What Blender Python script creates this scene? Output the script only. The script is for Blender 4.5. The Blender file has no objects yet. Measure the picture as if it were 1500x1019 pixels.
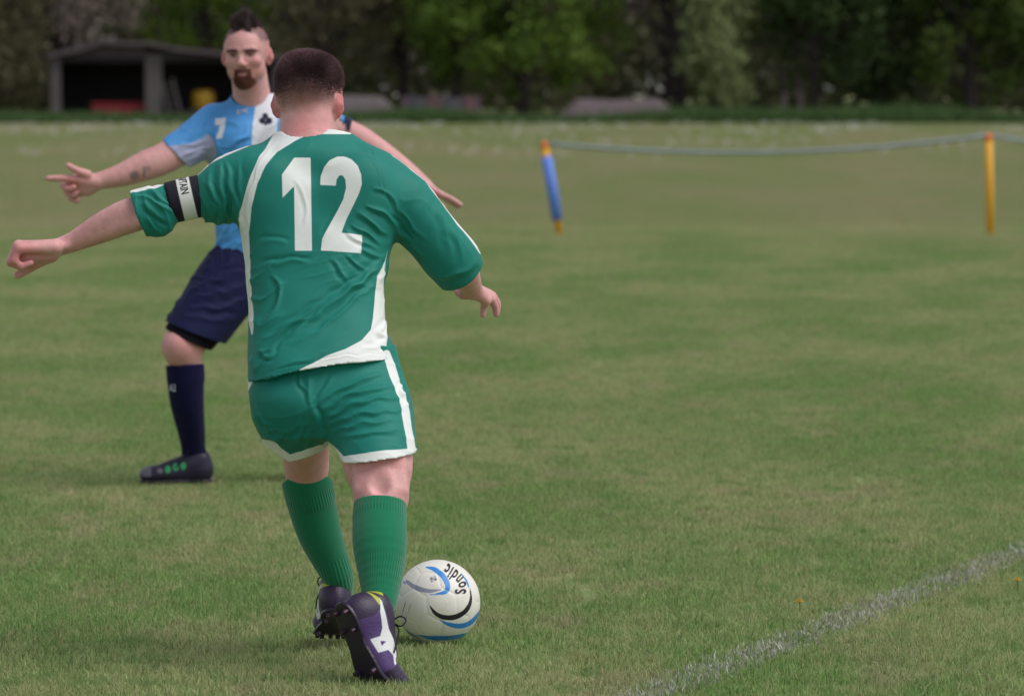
import bpy, bmesh, math, random
import numpy as np
from mathutils import Vector, Matrix

# ------------------------------------------------------------------ camera, sky, sun, exposure
SC = bpy.context.scene
COL = SC.collection
FPX, CX, CY, HORIZON, CAM_H = 7800.0, 750.0, 509.5, 140.0, 1.41   # focal length in photo pixels etc.
PITCH = math.atan((CY - HORIZON) / FPX)
cam_d = bpy.data.cameras.new('camera')
cam_d.sensor_width = 36.0
cam_d.sensor_fit = 'HORIZONTAL'
cam_d.lens = 36.0 * FPX / 1500.0
cam_d.clip_end = 2000.0
cam_d.dof.use_dof = True
cam_d.dof.focus_distance = 13.3
cam_d.dof.aperture_fstop = 6.9
cam = bpy.data.objects.new('camera', cam_d)
COL.objects.link(cam)
cam.location = (0, 0, CAM_H)
cam.rotation_euler = (math.pi / 2 - PITCH, 0, 0)
SC.camera = cam

SUN_EL, SUN_AZ = math.radians(56), math.radians(112)     # azimuth clockwise from +Y (away from the camera)
world = bpy.data.worlds.new('World')
SC.world = world
world.use_nodes = True
wn, wl = world.node_tree.nodes, world.node_tree.links
sky = wn.new('ShaderNodeTexSky')
sky.sky_type = 'NISHITA'
sky.sun_disc = False
sky.sun_elevation = SUN_EL
sky.sun_rotation = SUN_AZ
sky.air_density = 1.0
sky.dust_density = 1.0
sky.ozone_density = 1.0
hsv = wn.new('ShaderNodeHueSaturation')                  # overcast: the cloud layer takes the blue out of the sky
hsv.inputs['Saturation'].default_value = 0.30
wl.new(sky.outputs[0], hsv.inputs['Color'])
wl.new(hsv.outputs[0], wn['Background'].inputs['Color'])
wn['Background'].inputs['Strength'].default_value = 0.085

sun_d = bpy.data.lights.new('sun', 'SUN')
sun_d.energy = 1.5
sun_d.angle = math.radians(46)
sun_d.color = (1.0, 0.96, 0.92)
sun = bpy.data.objects.new('sun', sun_d)
COL.objects.link(sun)
sdir = Vector((math.sin(SUN_AZ) * math.cos(SUN_EL), math.cos(SUN_AZ) * math.cos(SUN_EL), math.sin(SUN_EL)))
sun.rotation_euler = sdir.to_track_quat('Z', 'Y').to_euler()
sun.location = (0, 0, 30)

SC.view_settings.view_transform = 'Standard'
SC.view_settings.look = 'None'
SC.view_settings.exposure = 0.55
SC.view_settings.gamma = 1.0
SC.view_settings.use_curve_mapping = False
SC.cycles.max_bounces = 6
SC.cycles.transparent_max_bounces = 8

RNG = np.random.default_rng(7)
random.seed(7)

# ------------------------------------------------------------------ photo pixel <-> place
FWD = np.array([0, math.cos(PITCH), -math.sin(PITCH)])
UPV = np.array([0, math.sin(PITCH), math.cos(PITCH)])
CAMP = np.array([0, 0, CAM_H])

def P(px, py, D):
    """The point of the place that stands at depth D (world Y) on the ray through a photo pixel."""
    d = FWD + np.array([(px - CX) / FPX, 0, 0]) + UPV * ((CY - py) / FPX)
    return CAMP + d * (D / d[1])

def PR(r, D):
    return r * D / FPX

def topx(V):
    """Photo pixel coordinates of points: used to lay out prints on the cloth."""
    q = V - CAMP
    w = q @ FWD
    return np.stack([CX + FPX * q[:, 0] / w, CY - FPX * (q @ UPV) / w], 1)

# ------------------------------------------------------------------ signed distance modelling
class Field:
    def __init__(self, lo, hi, h, far=0.09):
        self.lo, self.h, self.far = np.array(lo, float), h, far
        n = np.ceil((np.array(hi) - self.lo) / h).astype(int) + 1
        self.n = n
        self.ax = [(self.lo[i] + h * np.arange(n[i])).astype(np.float32) for i in range(3)]
        self.d = np.full(n, far, np.float32)
    def sl(self, lo, hi):
        s = []
        for i in range(3):
            a = int(np.floor((lo[i] - self.lo[i]) / self.h)); b = int(np.ceil((hi[i] - self.lo[i]) / self.h)) + 1
            s.append(slice(max(a, 0), max(min(b, int(self.n[i])), 0)))
        return tuple(s)
    def co(self, s):
        return (self.ax[0][s[0]][:, None, None], self.ax[1][s[1]][None, :, None], self.ax[2][s[2]][None, None, :])
    def add(self, prim, k=0.02):
        lo, hi, fn = prim
        m = max(k, 0.03)
        s = self.sl(np.array(lo) - m, np.array(hi) + m)
        if any(q.stop <= q.start for q in s): return
        p = np.broadcast_to(fn(*self.co(s)), self.d[s].shape)
        a = self.d[s]
        r = np.minimum(a, p)
        if k > 0:
            t = np.maximum(k - np.abs(a - p), 0) / k
            r = r - t * t * k * 0.25
        self.d[s] = r
    def sub(self, prim, k=0.004):
        lo, hi, fn = prim
        m = max(k, 0.02)
        s = self.sl(np.array(lo) - m, np.array(hi) + m)
        if any(q.stop <= q.start for q in s): return
        p = -np.broadcast_to(fn(*self.co(s)), self.d[s].shape)
        a = self.d[s]
        r = np.maximum(a, p)
        if k > 0:
            t = np.maximum(k - np.abs(a - p), 0) / k
            r = r + t * t * k * 0.25
        self.d[s] = r
    def cut(self, fn, lo=None, hi=None):
        """Remove everything where fn > 0 (inside the optional box)."""
        s = self.sl(lo, hi) if lo is not None else (slice(None),) * 3
        self.d[s] = np.maximum(self.d[s], np.broadcast_to(fn(*self.co(s)), self.d[s].shape))
    def mesh(self):
        d = self.d
        d[0] = np.maximum(d[0], 1e-3); d[-1] = np.maximum(d[-1], 1e-3)
        d[:, 0] = np.maximum(d[:, 0], 1e-3); d[:, -1] = np.maximum(d[:, -1], 1e-3)
        d[:, :, 0] = np.maximum(d[:, :, 0], 1e-3); d[:, :, -1] = np.maximum(d[:, :, -1], 1e-3)
        g = d < 0
        c = np.zeros(np.array(d.shape) - 1, np.uint8)
        C8 = [(i, j, k) for i in (0, 1) for j in (0, 1) for k in (0, 1)]
        for i, j, k in C8:
            c += g[i:d.shape[0] - 1 + i, j:d.shape[1] - 1 + j, k:d.shape[2] - 1 + k]
        I = np.stack(np.nonzero((c > 0) & (c < 8)), 1)
        del c
        vals = np.stack([d[I[:, 0] + i, I[:, 1] + j, I[:, 2] + k] for i, j, k in C8], 1)
        acc = np.zeros((len(I), 3)); cnt = np.zeros(len(I))
        for a in range(8):
            for b in range(a + 1, 8):
                da = np.array(C8[b]) - np.array(C8[a])
                if np.abs(da).sum() != 1: continue
                x, y = vals[:, a], vals[:, b]
                m = (x < 0) != (y < 0)
                t = np.where(m, x / np.where(m, x - y, 1), 0)
                acc += np.where(m[:, None], np.array(C8[a]) + t[:, None] * da, 0)
                cnt += m
        V = (I + acc / cnt[:, None]) * self.h + self.lo
        idx = np.full(np.array(d.shape) - 1, -1, np.int32)
        idx[I[:, 0], I[:, 1], I[:, 2]] = np.arange(len(I), dtype=np.int32)
        F = []
        for ax in range(3):
            u, v = (ax + 1) % 3, (ax + 2) % 3
            s0 = [slice(1, -1)] * 3; s1 = [slice(1, -1)] * 3
            s0[ax] = slice(0, -1); s1[ax] = slice(1, None)
            A, B = g[tuple(s0)], g[tuple(s1)]
            E = np.stack(np.nonzero(A != B), 1)
            inside = A[E[:, 0], E[:, 1], E[:, 2]]
            off = np.ones(3, int); off[ax] = 0
            E = E + off
            q = []
            for du, dv in ((1, 1), (0, 1), (0, 0), (1, 0)):
                e = E.copy(); e[:, u] -= du; e[:, v] -= dv
                q.append(idx[e[:, 0], e[:, 1], e[:, 2]])
            q = np.stack(q, 1)
            q[~inside] = q[~inside][:, ::-1]
            F.append(q)
        return V, np.concatenate(F)

def ell(c, r, R=None):
    c = np.array(c, float); r = np.array(r, float)
    if R is None: R = np.eye(3)
    ext = np.sqrt(((R * r[None, :]) ** 2).sum(1))
    def fn(X, Y, Z):
        x, y, z = X - c[0], Y - c[1], Z - c[2]
        q = [x * R[0, i] + y * R[1, i] + z * R[2, i] for i in range(3)]
        k0 = np.sqrt(sum((q[i] / r[i]) ** 2 for i in range(3)))
        k1 = np.sqrt(sum((q[i] / r[i] ** 2) ** 2 for i in range(3)))
        return k0 * (k0 - 1) / np.maximum(k1, 1e-6)
    return c - ext, c + ext, fn

def cone(a, b, ra, rb):
    a = np.array(a, float); b = np.array(b, float); ab = b - a; L2 = max(float(ab @ ab), 1e-9)
    def fn(X, Y, Z):
        x, y, z = X - a[0], Y - a[1], Z - a[2]
        t = np.clip((x * ab[0] + y * ab[1] + z * ab[2]) / L2, 0, 1)
        return np.sqrt((x - t * ab[0]) ** 2 + (y - t * ab[1]) ** 2 + (z - t * ab[2]) ** 2) - (ra + (rb - ra) * t)
    lo = np.minimum(a - ra, b - rb); hi = np.maximum(a + ra, b + rb)
    return lo, hi, fn

def chain(f, pts, rs, k=0.02):
    """a limb: one smooth tapering tube through the joints"""
    q = np.column_stack([np.array(pts, float), np.array(rs, float)])
    if len(q) > 2: q = spline(q, 3)
    segs = [cone(q[i, :3], q[i + 1, :3], q[i, 3], q[i + 1, 3]) for i in range(len(q) - 1)]
    s_, big = [], []
    def fn(X, Y, Z):
        o = np.full(np.broadcast_shapes(X.shape, Y.shape, Z.shape), .09, np.float32)
        x, y, z = X.ravel(), Y.ravel(), Z.ravel()
        for lo, hi, g in segs:
            w = max(k, .03)
            i0, i1 = np.searchsorted(x, lo[0] - w), np.searchsorted(x, hi[0] + w)
            j0, j1 = np.searchsorted(y, lo[1] - w), np.searchsorted(y, hi[1] + w)
            k0, k1 = np.searchsorted(z, lo[2] - w), np.searchsorted(z, hi[2] + w)
            if i1 > i0 and j1 > j0 and k1 > k0:
                o[i0:i1, j0:j1, k0:k1] = np.minimum(o[i0:i1, j0:j1, k0:k1], g(X[i0:i1], Y[:, j0:j1], Z[:, :, k0:k1]))
        return o
    f.add((np.min([s[0] for s in segs], 0), np.max([s[1] for s in segs], 0), fn), k)

def loft(zs, cx, cy, hw, hd, n=2.3):
    o = np.argsort(zs); zs, cx, cy, hw, hd = [np.array(v, float)[o] for v in (zs, cx, cy, hw, hd)]
    def sm(z, v):
        # smooth interpolation (average of shifted linear ones)
        return sum(np.interp(z + dz, zs, v) for dz in (-.02, -.01, 0, .01, .02)) / 5
    def fn(X, Y, Z):
        z = Z.ravel()
        a, b, w, e = [sm(z, v)[None, None, :] for v in (cx, cy, hw, hd)]
        x, y = np.abs(X - a) / w, np.abs(Y - b) / e
        k = np.maximum((x ** n + y ** n), 1e-9) ** (1 / n)
        gx = (x / k) ** (n - 1) / w; gy = (y / k) ** (n - 1) / e
        d = (k - 1) / np.maximum(np.sqrt(gx * gx + gy * gy), 1e-3)
        return np.maximum(d, np.maximum(Z - zs[-1], zs[0] - Z))
    lo = (min(cx - hw), min(cy - hd), zs[0]); hi = (max(cx + hw), max(cy + hd), zs[-1])
    return lo, hi, fn

def plane(p0, n):
    n = np.array(n, float); n /= np.linalg.norm(n); p0 = np.array(p0, float)
    return lambda X, Y, Z: (X - p0[0]) * n[0] + (Y - p0[1]) * n[1] + (Z - p0[2]) * n[2]

# ------------------------------------------------------------------ 2-D print helpers (units: photo pixels or metres)
def poly_sd(p, poly):
    """> 0 inside"""
    poly = np.array(poly, float)
    d = np.full(len(p), 1e9); s = np.ones(len(p))
    for i in range(len(poly)):
        a, b = poly[i], poly[i - 1]
        e = b - a; w = p - a
        t = np.clip((w @ e) / max(e @ e, 1e-12), 0, 1)
        q = w - t[:, None] * e
        d = np.minimum(d, (q * q).sum(1))
        c1 = p[:, 1] >= a[1]; c2 = p[:, 1] < b[1]; c3 = e[0] * w[:, 1] > e[1] * w[:, 0]
        flip = (c1 & c2 & c3) | (~c1 & ~c2 & ~c3)
        s = np.where(flip, -s, s)
    return -s * np.sqrt(d)

def line_d(p, pts):
    """distance, parameter 0..1 along, side"""
    pts = np.array(pts, float)
    seg = np.linalg.norm(np.diff(pts, axis=0), axis=1); cum = np.concatenate([[0], np.cumsum(seg)])
    best = np.full(len(p), 1e9); tt = np.zeros(len(p)); sd = np.zeros(len(p))
    for i in range(len(pts) - 1):
        a, b = pts[i], pts[i + 1]; e = b - a; w = p - a
        t = np.clip((w @ e) / max(e @ e, 1e-12), 0, 1)
        q = w - t[:, None] * e
        d = np.sqrt((q * q).sum(1))
        m = d < best
        best = np.where(m, d, best)
        tt = np.where(m, (cum[i] + t * seg[i]) / cum[-1], tt)
        sd = np.where(m, np.sign(e[0] * w[:, 1] - e[1] * w[:, 0]), sd)
    return best, tt, sd

def band_sd(p, pts, ws):
    """band of varying half width ws along a polyline, > 0 inside"""
    d, t, _ = line_d(p, pts)
    return np.interp(t, np.linspace(0, 1, len(ws)), ws) - d

def spline(pts, n=8):
    pts = np.array(pts, float); out = []
    q = np.vstack([2 * pts[0] - pts[1], pts, 2 * pts[-1] - pts[-2]])
    for i in range(1, len(q) - 2):
        for t in np.linspace(0, 1, n, endpoint=False):
            out.append(0.5 * (2 * q[i] + (q[i + 1] - q[i - 1]) * t + (2 * q[i - 1] - 5 * q[i] + 4 * q[i + 1] - q[i + 2]) * t * t
                              + (3 * q[i] - q[i - 1] - 3 * q[i + 1] + q[i + 2]) * t ** 3))
    out.append(pts[-1])
    return np.array(out)

def noise3(V, f, seed=0):
    """cheap smooth numpy noise in about -1..1"""
    r = np.random.default_rng(seed); o = np.zeros(len(V))
    for _ in range(7):
        k = r.normal(size=3); k *= f * (0.7 + 0.8 * r.random()) / np.linalg.norm(k)
        o += np.sin(V @ k * 2 * math.pi + r.random() * 6.28)
    return o / 3.2

# ------------------------------------------------------------------ mesh objects
def vnormals(V, F):
    if F.shape[1] == 4:
        n = np.cross(V[F[:, 2]] - V[F[:, 0]], V[F[:, 3]] - V[F[:, 1]])
    else:
        n = np.cross(V[F[:, 1]] - V[F[:, 0]], V[F[:, 2]] - V[F[:, 0]])
    N = np.zeros_like(V)
    for i in range(F.shape[1]): 
        for k in range(3): N[:, k] += np.bincount(F[:, i], n[:, k], len(V))
    return N / np.maximum(np.linalg.norm(N, axis=1), 1e-12)[:, None]

def relax(V, F, it=2, lam=0.5):
    n = len(V); k = F.shape[1]
    a = np.concatenate([F[:, i] for i in range(k)]); b = np.concatenate([F[:, (i + 1) % k] for i in range(k)])
    a, b = np.concatenate([a, b]), np.concatenate([b, a])
    c = np.maximum(np.bincount(a, minlength=n), 1)
    for i in range(it * 2):
        L = np.stack([np.bincount(a, V[b, j], n) for j in range(3)], 1) / c[:, None] - V
        V = V + L * (lam if i % 2 == 0 else -lam * 1.03)
    return V

def np_mesh(name, V, F, smooth=True):
    me = bpy.data.meshes.new(name)
    V = np.asarray(V, np.float32); F = np.asarray(F, np.int32)
    me.vertices.add(len(V)); me.vertices.foreach_set('co', V.ravel())
    me.loops.add(F.size); me.loops.foreach_set('vertex_index', F.ravel())
    me.polygons.add(len(F))
    me.polygons.foreach_set('loop_start', np.arange(0, F.size, F.shape[1], dtype=np.int32))
    try: me.polygons.foreach_set('loop_total', np.full(len(F), F.shape[1], np.int32))
    except Exception: pass
    me.polygons.foreach_set('use_smooth', np.full(len(F), smooth))
    me.update(calc_edges=True)
    return me

def attr(me, name, arr):
    me.attributes.new(name, 'FLOAT', 'POINT').data.foreach_set('value', np.asarray(arr, np.float32))

def vcol(me, name, arr):
    a = np.ones((len(arr), 4), np.float32); a[:, :3] = arr
    me.attributes.new(name, 'FLOAT_COLOR', 'POINT').data.foreach_set('color', a.ravel())

def link(name, me, mat=None, parent=None, loc=None):
    o = bpy.data.objects.new(name, me); COL.objects.link(o)
    if mat is not None and me is not None and not me.materials: me.materials.append(mat)
    if parent is not None: o.parent = parent
    if loc is not None: o.location = loc
    return o

def tag(o, label=None, cat=None, group=None, kind=None):
    if label: o['label'] = label
    if cat: o['category'] = cat
    if group: o['group'] = group
    if kind: o['kind'] = kind
    return o

def empty(name, loc):
    o = bpy.data.objects.new(name, None); COL.objects.link(o); o.location = loc
    return o

def part(name, V, F, mat, parent, root, smooth=True, attrs=None, col=None):
    """mesh given in world coordinates, stored relative to its root's location"""
    me = np_mesh(name, V - np.array(root), F, smooth)
    for k, v in (attrs or {}).items(): attr(me, k, v)
    if col is not None: vcol(me, 'col', col)
    return link(name, me, mat, parent)

class MB:
    """collects simple shapes into one mesh"""
    def __init__(self): self.v, self.f = [], []
    def box(self, c, s, rot=None):
        c = Vector(c); n = len(self.v)
        for i in (-1, 1):
            for j in (-1, 1):
                for k in (-1, 1):
                    q = Vector((i * s[0] / 2, j * s[1] / 2, k * s[2] / 2))
                    if rot is not None: q = rot @ q
                    self.v.append(c + q)
        for q in ((0, 1, 3, 2), (4, 6, 7, 5), (0, 4, 5, 1), (2, 3, 7, 6), (0, 2, 6, 4), (1, 5, 7, 3)):
            self.f.append([n + i for i in q])
        return self
    def tube(self, pts, rs, n=8, cap=True):
        pts = [Vector(p) for p in pts]; base = len(self.v); m = len(pts)
        if not hasattr(rs, '__len__'): rs = [rs] * m
        ref = None
        for i, p in enumerate(pts):
            t = (pts[min(i + 1, m - 1)] - pts[max(i - 1, 0)]).normalized()
            if ref is None: ref = t.orthogonal().normalized()
            ref = (ref - t * ref.dot(t)).normalized()
            b = t.cross(ref)
            for j in range(n):
                a = 2 * math.pi * j / n
                self.v.append(p + (ref * math.cos(a) + b * math.sin(a)) * rs[i])
        for i in range(m - 1):
            for j in range(n):
                self.f.append([base + i * n + j, base + i * n + (j + 1) % n, base + (i + 1) * n + (j + 1) % n, base + (i + 1) * n + j])
        if cap:
            self.f.append([base + j for j in range(n)][::-1]); self.f.append([base + (m - 1) * n + j for j in range(n)])
        return self
    def build(self, name, mat, parent=None, loc=None, smooth=False, bevel=0.0):
        me = bpy.data.meshes.new(name); me.from_pydata([tuple(v) for v in self.v], [], self.f); me.update()
        if bevel > 0:
            bm = bmesh.new(); bm.from_mesh(me)
            bmesh.ops.bevel(bm, geom=bm.edges[:], offset=bevel, segments=2, affect='EDGES', profile=0.5)
            bm.to_mesh(me); bm.free()
        if smooth: me.polygons.foreach_set('use_smooth', [True] * len(me.polygons))
        return link(name, me, mat, parent, loc)

# ------------------------------------------------------------------ materials
def N(nt, kind, **kw):
    n = nt.nodes.new(kind)
    for k, v in kw.items(): setattr(n, k, v)
    return n

def new_mat(name):
    m = bpy.data.materials.new(name); m.use_nodes = True
    nt = m.node_tree; return m, nt, nt.nodes['Principled BSDF']

def mixc(nt, fac, a, b):
    n = N(nt, 'ShaderNodeMix', data_type='RGBA')
    for s, v in ((n.inputs[0], fac), (n.inputs[6], a), (n.inputs[7], b)):
        if isinstance(v, (tuple, list)): s.default_value = (*v[:3], 1)
        elif isinstance(v, (int, float)): s.default_value = v
        else: nt.links.new(v, s)
    return n.outputs[2]

def math_n(nt, op, a, b=0.0, clamp=False):
    n = N(nt, 'ShaderNodeMath', operation=op); n.use_clamp = clamp
    for s, v in ((n.inputs[0], a), (n.inputs[1], b)):
        if isinstance(v, (int, float)): s.default_value = v
        else: nt.links.new(v, s)
    return n.outputs[0]

def ramp(nt, v, lo, hi):
    n = N(nt, 'ShaderNodeMapRange'); nt.links.new(v, n.inputs[0])
    n.inputs[1].default_value, n.inputs[2].default_value = lo, hi
    return n.outputs[0]

def noise_n(nt, scale, detail=3, vec=None, rough=0.5):
    n = N(nt, 'ShaderNodeTexNoise'); n.inputs['Scale'].default_value = scale; n.inputs['Detail'].default_value = detail
    n.inputs['Roughness'].default_value = rough
    if vec is not None: nt.links.new(vec, n.inputs['Vector'])
    return n.outputs[0]

def attr_n(nt, name, out=2):
    n = N(nt, 'ShaderNodeAttribute', attribute_name=name); return n.outputs[out]

def objco(nt): return N(nt, 'ShaderNodeTexCoord').outputs['Object']

def bump(nt, bs, h, strength=0.3, dist=0.01):
    b = N(nt, 'ShaderNodeBump'); b.inputs['Strength'].default_value = strength; b.inputs['Distance'].default_value = dist
    nt.links.new(h, b.inputs['Height']); nt.links.new(b.outputs[0], bs.inputs['Normal'])

def cloth_mat(name, base, layers=(), rough=0.6, sheen=0.03, weave=900, var=0.10, bstr=0.15, edge=0.6, ribs=None, spec=0.3):
    m, nt, bs = new_mat(name)
    oc = objco(nt)
    c = mixc(nt, math_n(nt, 'MULTIPLY', noise_n(nt, 9, 4, oc), var * 2), base, tuple(x * 0.72 for x in base))
    for a, col in layers:
        c = mixc(nt, ramp(nt, attr_n(nt, a), -edge, edge), c, col)
    nt.links.new(c, bs.inputs['Base Color'])
    bs.inputs['Roughness'].default_value = rough
    bs.inputs['Specular IOR Level'].default_value = spec
    bs.inputs['Sheen Weight'].default_value = sheen
    bs.inputs['Sheen Roughness'].default_value = 0.5
    h = noise_n(nt, weave, 2, oc)
    if ribs:
        r = math_n(nt, 'MULTIPLY', math_n(nt, 'SINE', math_n(nt, 'MULTIPLY', attr_n(nt, 'ang'), ribs)), ramp(nt, attr_n(nt, 'rib'), -0.2, 0.2))
        h = math_n(nt, 'ADD', math_n(nt, 'MULTIPLY', h, 0.4), math_n(nt, 'MULTIPLY', r, 1.2))
    bump(nt, bs, h, bstr, 0.003)
    return m

def plain_mat(name, base, rough=0.6, var=0.25, scale=8, metal=0.0, bstr=0.0, bscale=60, spec=0.4):
    m, nt, bs = new_mat(name)
    oc = objco(nt)
    nt.links.new(mixc(nt, noise_n(nt, scale, 4, oc), tuple(x * (1 - var) for x in base), tuple(min(1, x * (1 + var)) for x in base)), bs.inputs['Base Color'])
    bs.inputs['Roughness'].default_value = rough; bs.inputs['Metallic'].default_value = metal
    bs.inputs['Specular IOR Level'].default_value = spec
    if bstr: bump(nt, bs, noise_n(nt, bscale, 4, oc), bstr, 0.01)
    return m

def skin_mat():
    m, nt, bs = new_mat('skin')
    oc = objco(nt)
    c = N(nt, 'ShaderNodeAttribute', attribute_name='col').outputs[0]
    c = mixc(nt, math_n(nt, 'MULTIPLY', ramp(nt, noise_n(nt, 38, 6, oc, .65), .35, .7), 0.42), c, (0.50, 0.19, 0.185))
    nt.links.new(c, bs.inputs['Base Color'])
    bs.inputs['Roughness'].default_value = 0.52
    bs.inputs['Specular IOR Level'].default_value = 0.4
    bs.inputs['Subsurface Weight'].default_value = 0.12
    bs.inputs['Subsurface Radius'].default_value = (0.012, 0.005, 0.003)
    bs.inputs['Subsurface Scale'].default_value = 0.6
    bump(nt, bs, noise_n(nt, 140, 5, oc), 0.22, 0.003)
    return m

def hair_mat(name):
    m, nt, bs = new_mat(name)
    nt.links.new(N(nt, 'ShaderNodeAttribute', attribute_name='col').outputs[0], bs.inputs['Base Color'])
    bs.inputs['Roughness'].default_value = 0.45
    bs.inputs['Specular IOR Level'].default_value = 0.35
    return m

SKIN = skin_mat()
HAIR = hair_mat('hair')

def strands(roots, dirs, lens, width, cols, curl=0.25):
    """thin two-segment tapering hairs"""
    n = len(roots)
    side = np.cross(dirs, RNG.normal(size=(n, 3))); side /= np.maximum(np.linalg.norm(side, axis=1), 1e-9)[:, None]
    bend = RNG.normal(size=(n, 3)) * curl
    mid = roots + dirs * (lens * 0.55)[:, None]
    tip = roots + (dirs + bend) * lens[:, None]
    w = side * width / 2
    V = np.stack([roots - w, roots + w, mid - w * 0.8, mid + w * 0.8, tip], 1).reshape(-1, 3)
    b = np.arange(n) * 5
    F = np.concatenate([np.stack([b, b + 1, b + 3], 1), np.stack([b, b + 3, b + 2], 1), np.stack([b + 2, b + 3, b + 4], 1)])
    return V, F, np.repeat(cols, 5, 0)

def sample_surface(V, F, w, n):
    """n random points on quads weighted by per-vertex w; returns points and normals"""
    A = np.linalg.norm(np.cross(V[F[:, 2]] - V[F[:, 0]], V[F[:, 3]] - V[F[:, 1]]), axis=1)
    p = A * w[F].mean(1); p = p / p.sum()
    f = RNG.choice(len(F), n, p=p)
    a, b = RNG.random(n)[:, None], RNG.random(n)[:, None]
    q = F[f]
    pt = (V[q[:, 0]] * (1 - a) + V[q[:, 1]] * a) * (1 - b) + (V[q[:, 3]] * (1 - a) + V[q[:, 2]] * a) * b
    Nn = vnormals(V, F)
    return pt, Nn[q[:, 0]]

def creases(V, PX, n, lam, seed, warp=1.0):
    """sharp irregular creases across direction n (photo pixels), 0..1"""
    n = np.array(n, float); n /= np.linalg.norm(n)
    s = (PX @ n) / lam + warp * noise3(V, 4.5, seed) + .35 * warp * noise3(V, 11, seed + 1)
    r = (1 - np.abs(np.sin(np.pi * s))) ** 2.2
    return r * np.clip(.15 + 1.3 * noise3(V, 4, seed + 2), 0, 1)

def wrinkle(V, F, PX, fs, mask, scale):
    """fs: (photo polyline, half width px, height px); height > 0 a ridge with a hollow on one side"""
    Nn = vnormals(V, F)
    PX = PX + 2.2 * np.stack([noise3(V, 14, 61), noise3(V, 14, 62)], 1)
    off = np.zeros(len(V))
    for pts, w, a in fs:
        d, t, s = line_d(PX, spline(pts, 6))
        env = np.clip(np.sin(np.pi * np.clip(t, 0.0, 1)), 0, 1) ** 0.6 + 0.12
        x = d * s
        w = w * .8
        off += a * env * (.45 * np.exp(-(x / w) ** 2) + .65 * np.exp(-np.abs(x) / (.55 * w)) - 0.75 * np.exp(-((x - 1.6 * w) / (1.1 * w)) ** 2))
    return V + Nn * (off * mask * scale)[:, None]

# ================================================================== people: shared builders
def rotz(a):
    c, s = math.cos(a), math.sin(a); return np.array([[c, -s, 0], [s, c, 0], [0, 0, 1.0]])
def rotx(a):
    c, s = math.cos(a), math.sin(a); return np.array([[1.0, 0, 0], [0, c, -s], [0, s, c]])
def roty(a):
    c, s = math.cos(a), math.sin(a); return np.array([[c, 0, s], [0, 1.0, 0], [-s, 0, c]])

def add_head(f, o, R, sc=1.0):
    """head in its own frame: eye line at z = 0, face towards -y; o, R place it"""
    o = np.array(o)
    def pt(*p): return o + R @ (np.array(p) * sc)
    def E(c, r, k=0.015, rr=None): f.add(ell(pt(*c), np.array(r) * sc, R if rr is None else R @ rr), k * sc)
    def C(a, b, ra, rb, k=0.01): f.add(cone(pt(*a), pt(*b), ra * sc, rb * sc), k * sc)
    def S(c, r, k=0.008): f.sub(ell(pt(*c), np.array(r) * sc, R), k * sc)
    E((0, .014, .034), (.077, .098, .084))
    E((0, -.004, .020), (.073, .090, .070), .03)
    E((0, -.030, -.040), (.059, .060, .074), .03)
    E((0, -.076, -.096), (.024, .019, .019), .03)
    for s in (-1, 1):
        E((s * .046, -.012, -.062), (.019, .03, .03), .03)
        E((s * .043, -.066, -.026), (.021, .018, .016), .02)
        C((s * .012, -.090, .018), (s * .043, -.078, .017), .009, .0085, .012)
        S((s * .031, -.104, -.002), (.021, .0255, .0135), .008)
        E((s * .031, -.0690, -.002), (.0125, .0125, .0125), .001)
        C((s * .018, -.0815, .0062), (s * .044, -.0725, .0052), .0034, .0034, .003)
        C((s * .020, -.0800, -.0110), (s * .042, -.0730, -.0095), .0028, .0028, .003)
        E((s * .0125, -.099, -.036), (.0085, .0095, .0075), .008)
        # ear: rim, hollow, lobe
        er = rotz(s * .45) @ rotx(-.18)
        E((s * .085, .016, -.010), (.0080, .018, .029), .006, er)
        C((s * .070, .014, -.012), (s * .084, .017, -.013), .018, .012, .006)
        S((s * .0970, .002, -.004), (.0060, .009, .014), .003)
        E((s * .079, .008, -.036), (.007, .010, .011), .006)
    C((0, -.086, .014), (0, -.107, -.027), .0075, .0105, .012)
    E((0, -.109, -.031), (.0105, .010, .009), .008)
    C((-.022, -.082, -.0625), (.022, -.082, -.0625), .0045, .0045, .006)
    E((0, -.088, -.0615), (.015, .008, .0055), .005)
    E((0, -.086, -.0725), (.017, .009, .0065), .005)
    S((0, -.0965, -.0665), (.022, .006, .0012), .002)
    return pt

def finger(f, pts, rs, k=0.006):
    chain(f, pts, rs, k)

# ---- football boot in its own frame: heel at x = 0, toe at +x, y to the wearer's left, z up
def boot_upper(h=0.0027):
    f = Field((-.02, -.07, -.02), (.30, .07, .16), h)
    f.add(ell((.046, 0, .045), (.046, .034, .052)), .02)
    f.add(ell((.11, 0, .040), (.085, .034, .046)), .03)
    f.add(ell((.195, 0, .030), (.085, .046, .032)), .03)
    f.add(ell((.240, -.002, .026), (.040, .036, .024)), .03)
    f.add(cone((.085, 0, .078), (.175, 0, .040), .035, .028), .03)
    f.add(cone((.048, 0, .05), (.050, 0, .088), .035, .038), .02)
    f.sub(cone((.058, 0, .080), (.052, 0, .15), .028, .034), .004)
    f.cut(lambda X, Y, Z: .006 - Z + 0 * X + 0 * Y)
    V, F = f.mesh()
    return relax(V, F, 1), F

def boot_sole(h=0.0027):
    f = Field((-.02, -.07, -.02), (.30, .07, .03), h)
    for c, r in (((.046, 0, .0), (.046, .034, .3)), ((.11, 0, .0), (.085, .028, .3)), ((.195, 0, 0), (.085, .046, .3)), ((.240, -.002, 0), (.041, .036, .3))):
        f.add((np.array(c) - np.array(r) , np.array(c) + np.array(r), ell(c, r)[2]), .03)
    f.cut(lambda X, Y, Z: np.abs(Z - .003) - .005 + 0 * X + 0 * Y)
    V, F = f.mesh()
    return relax(V, F, 1), F

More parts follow.
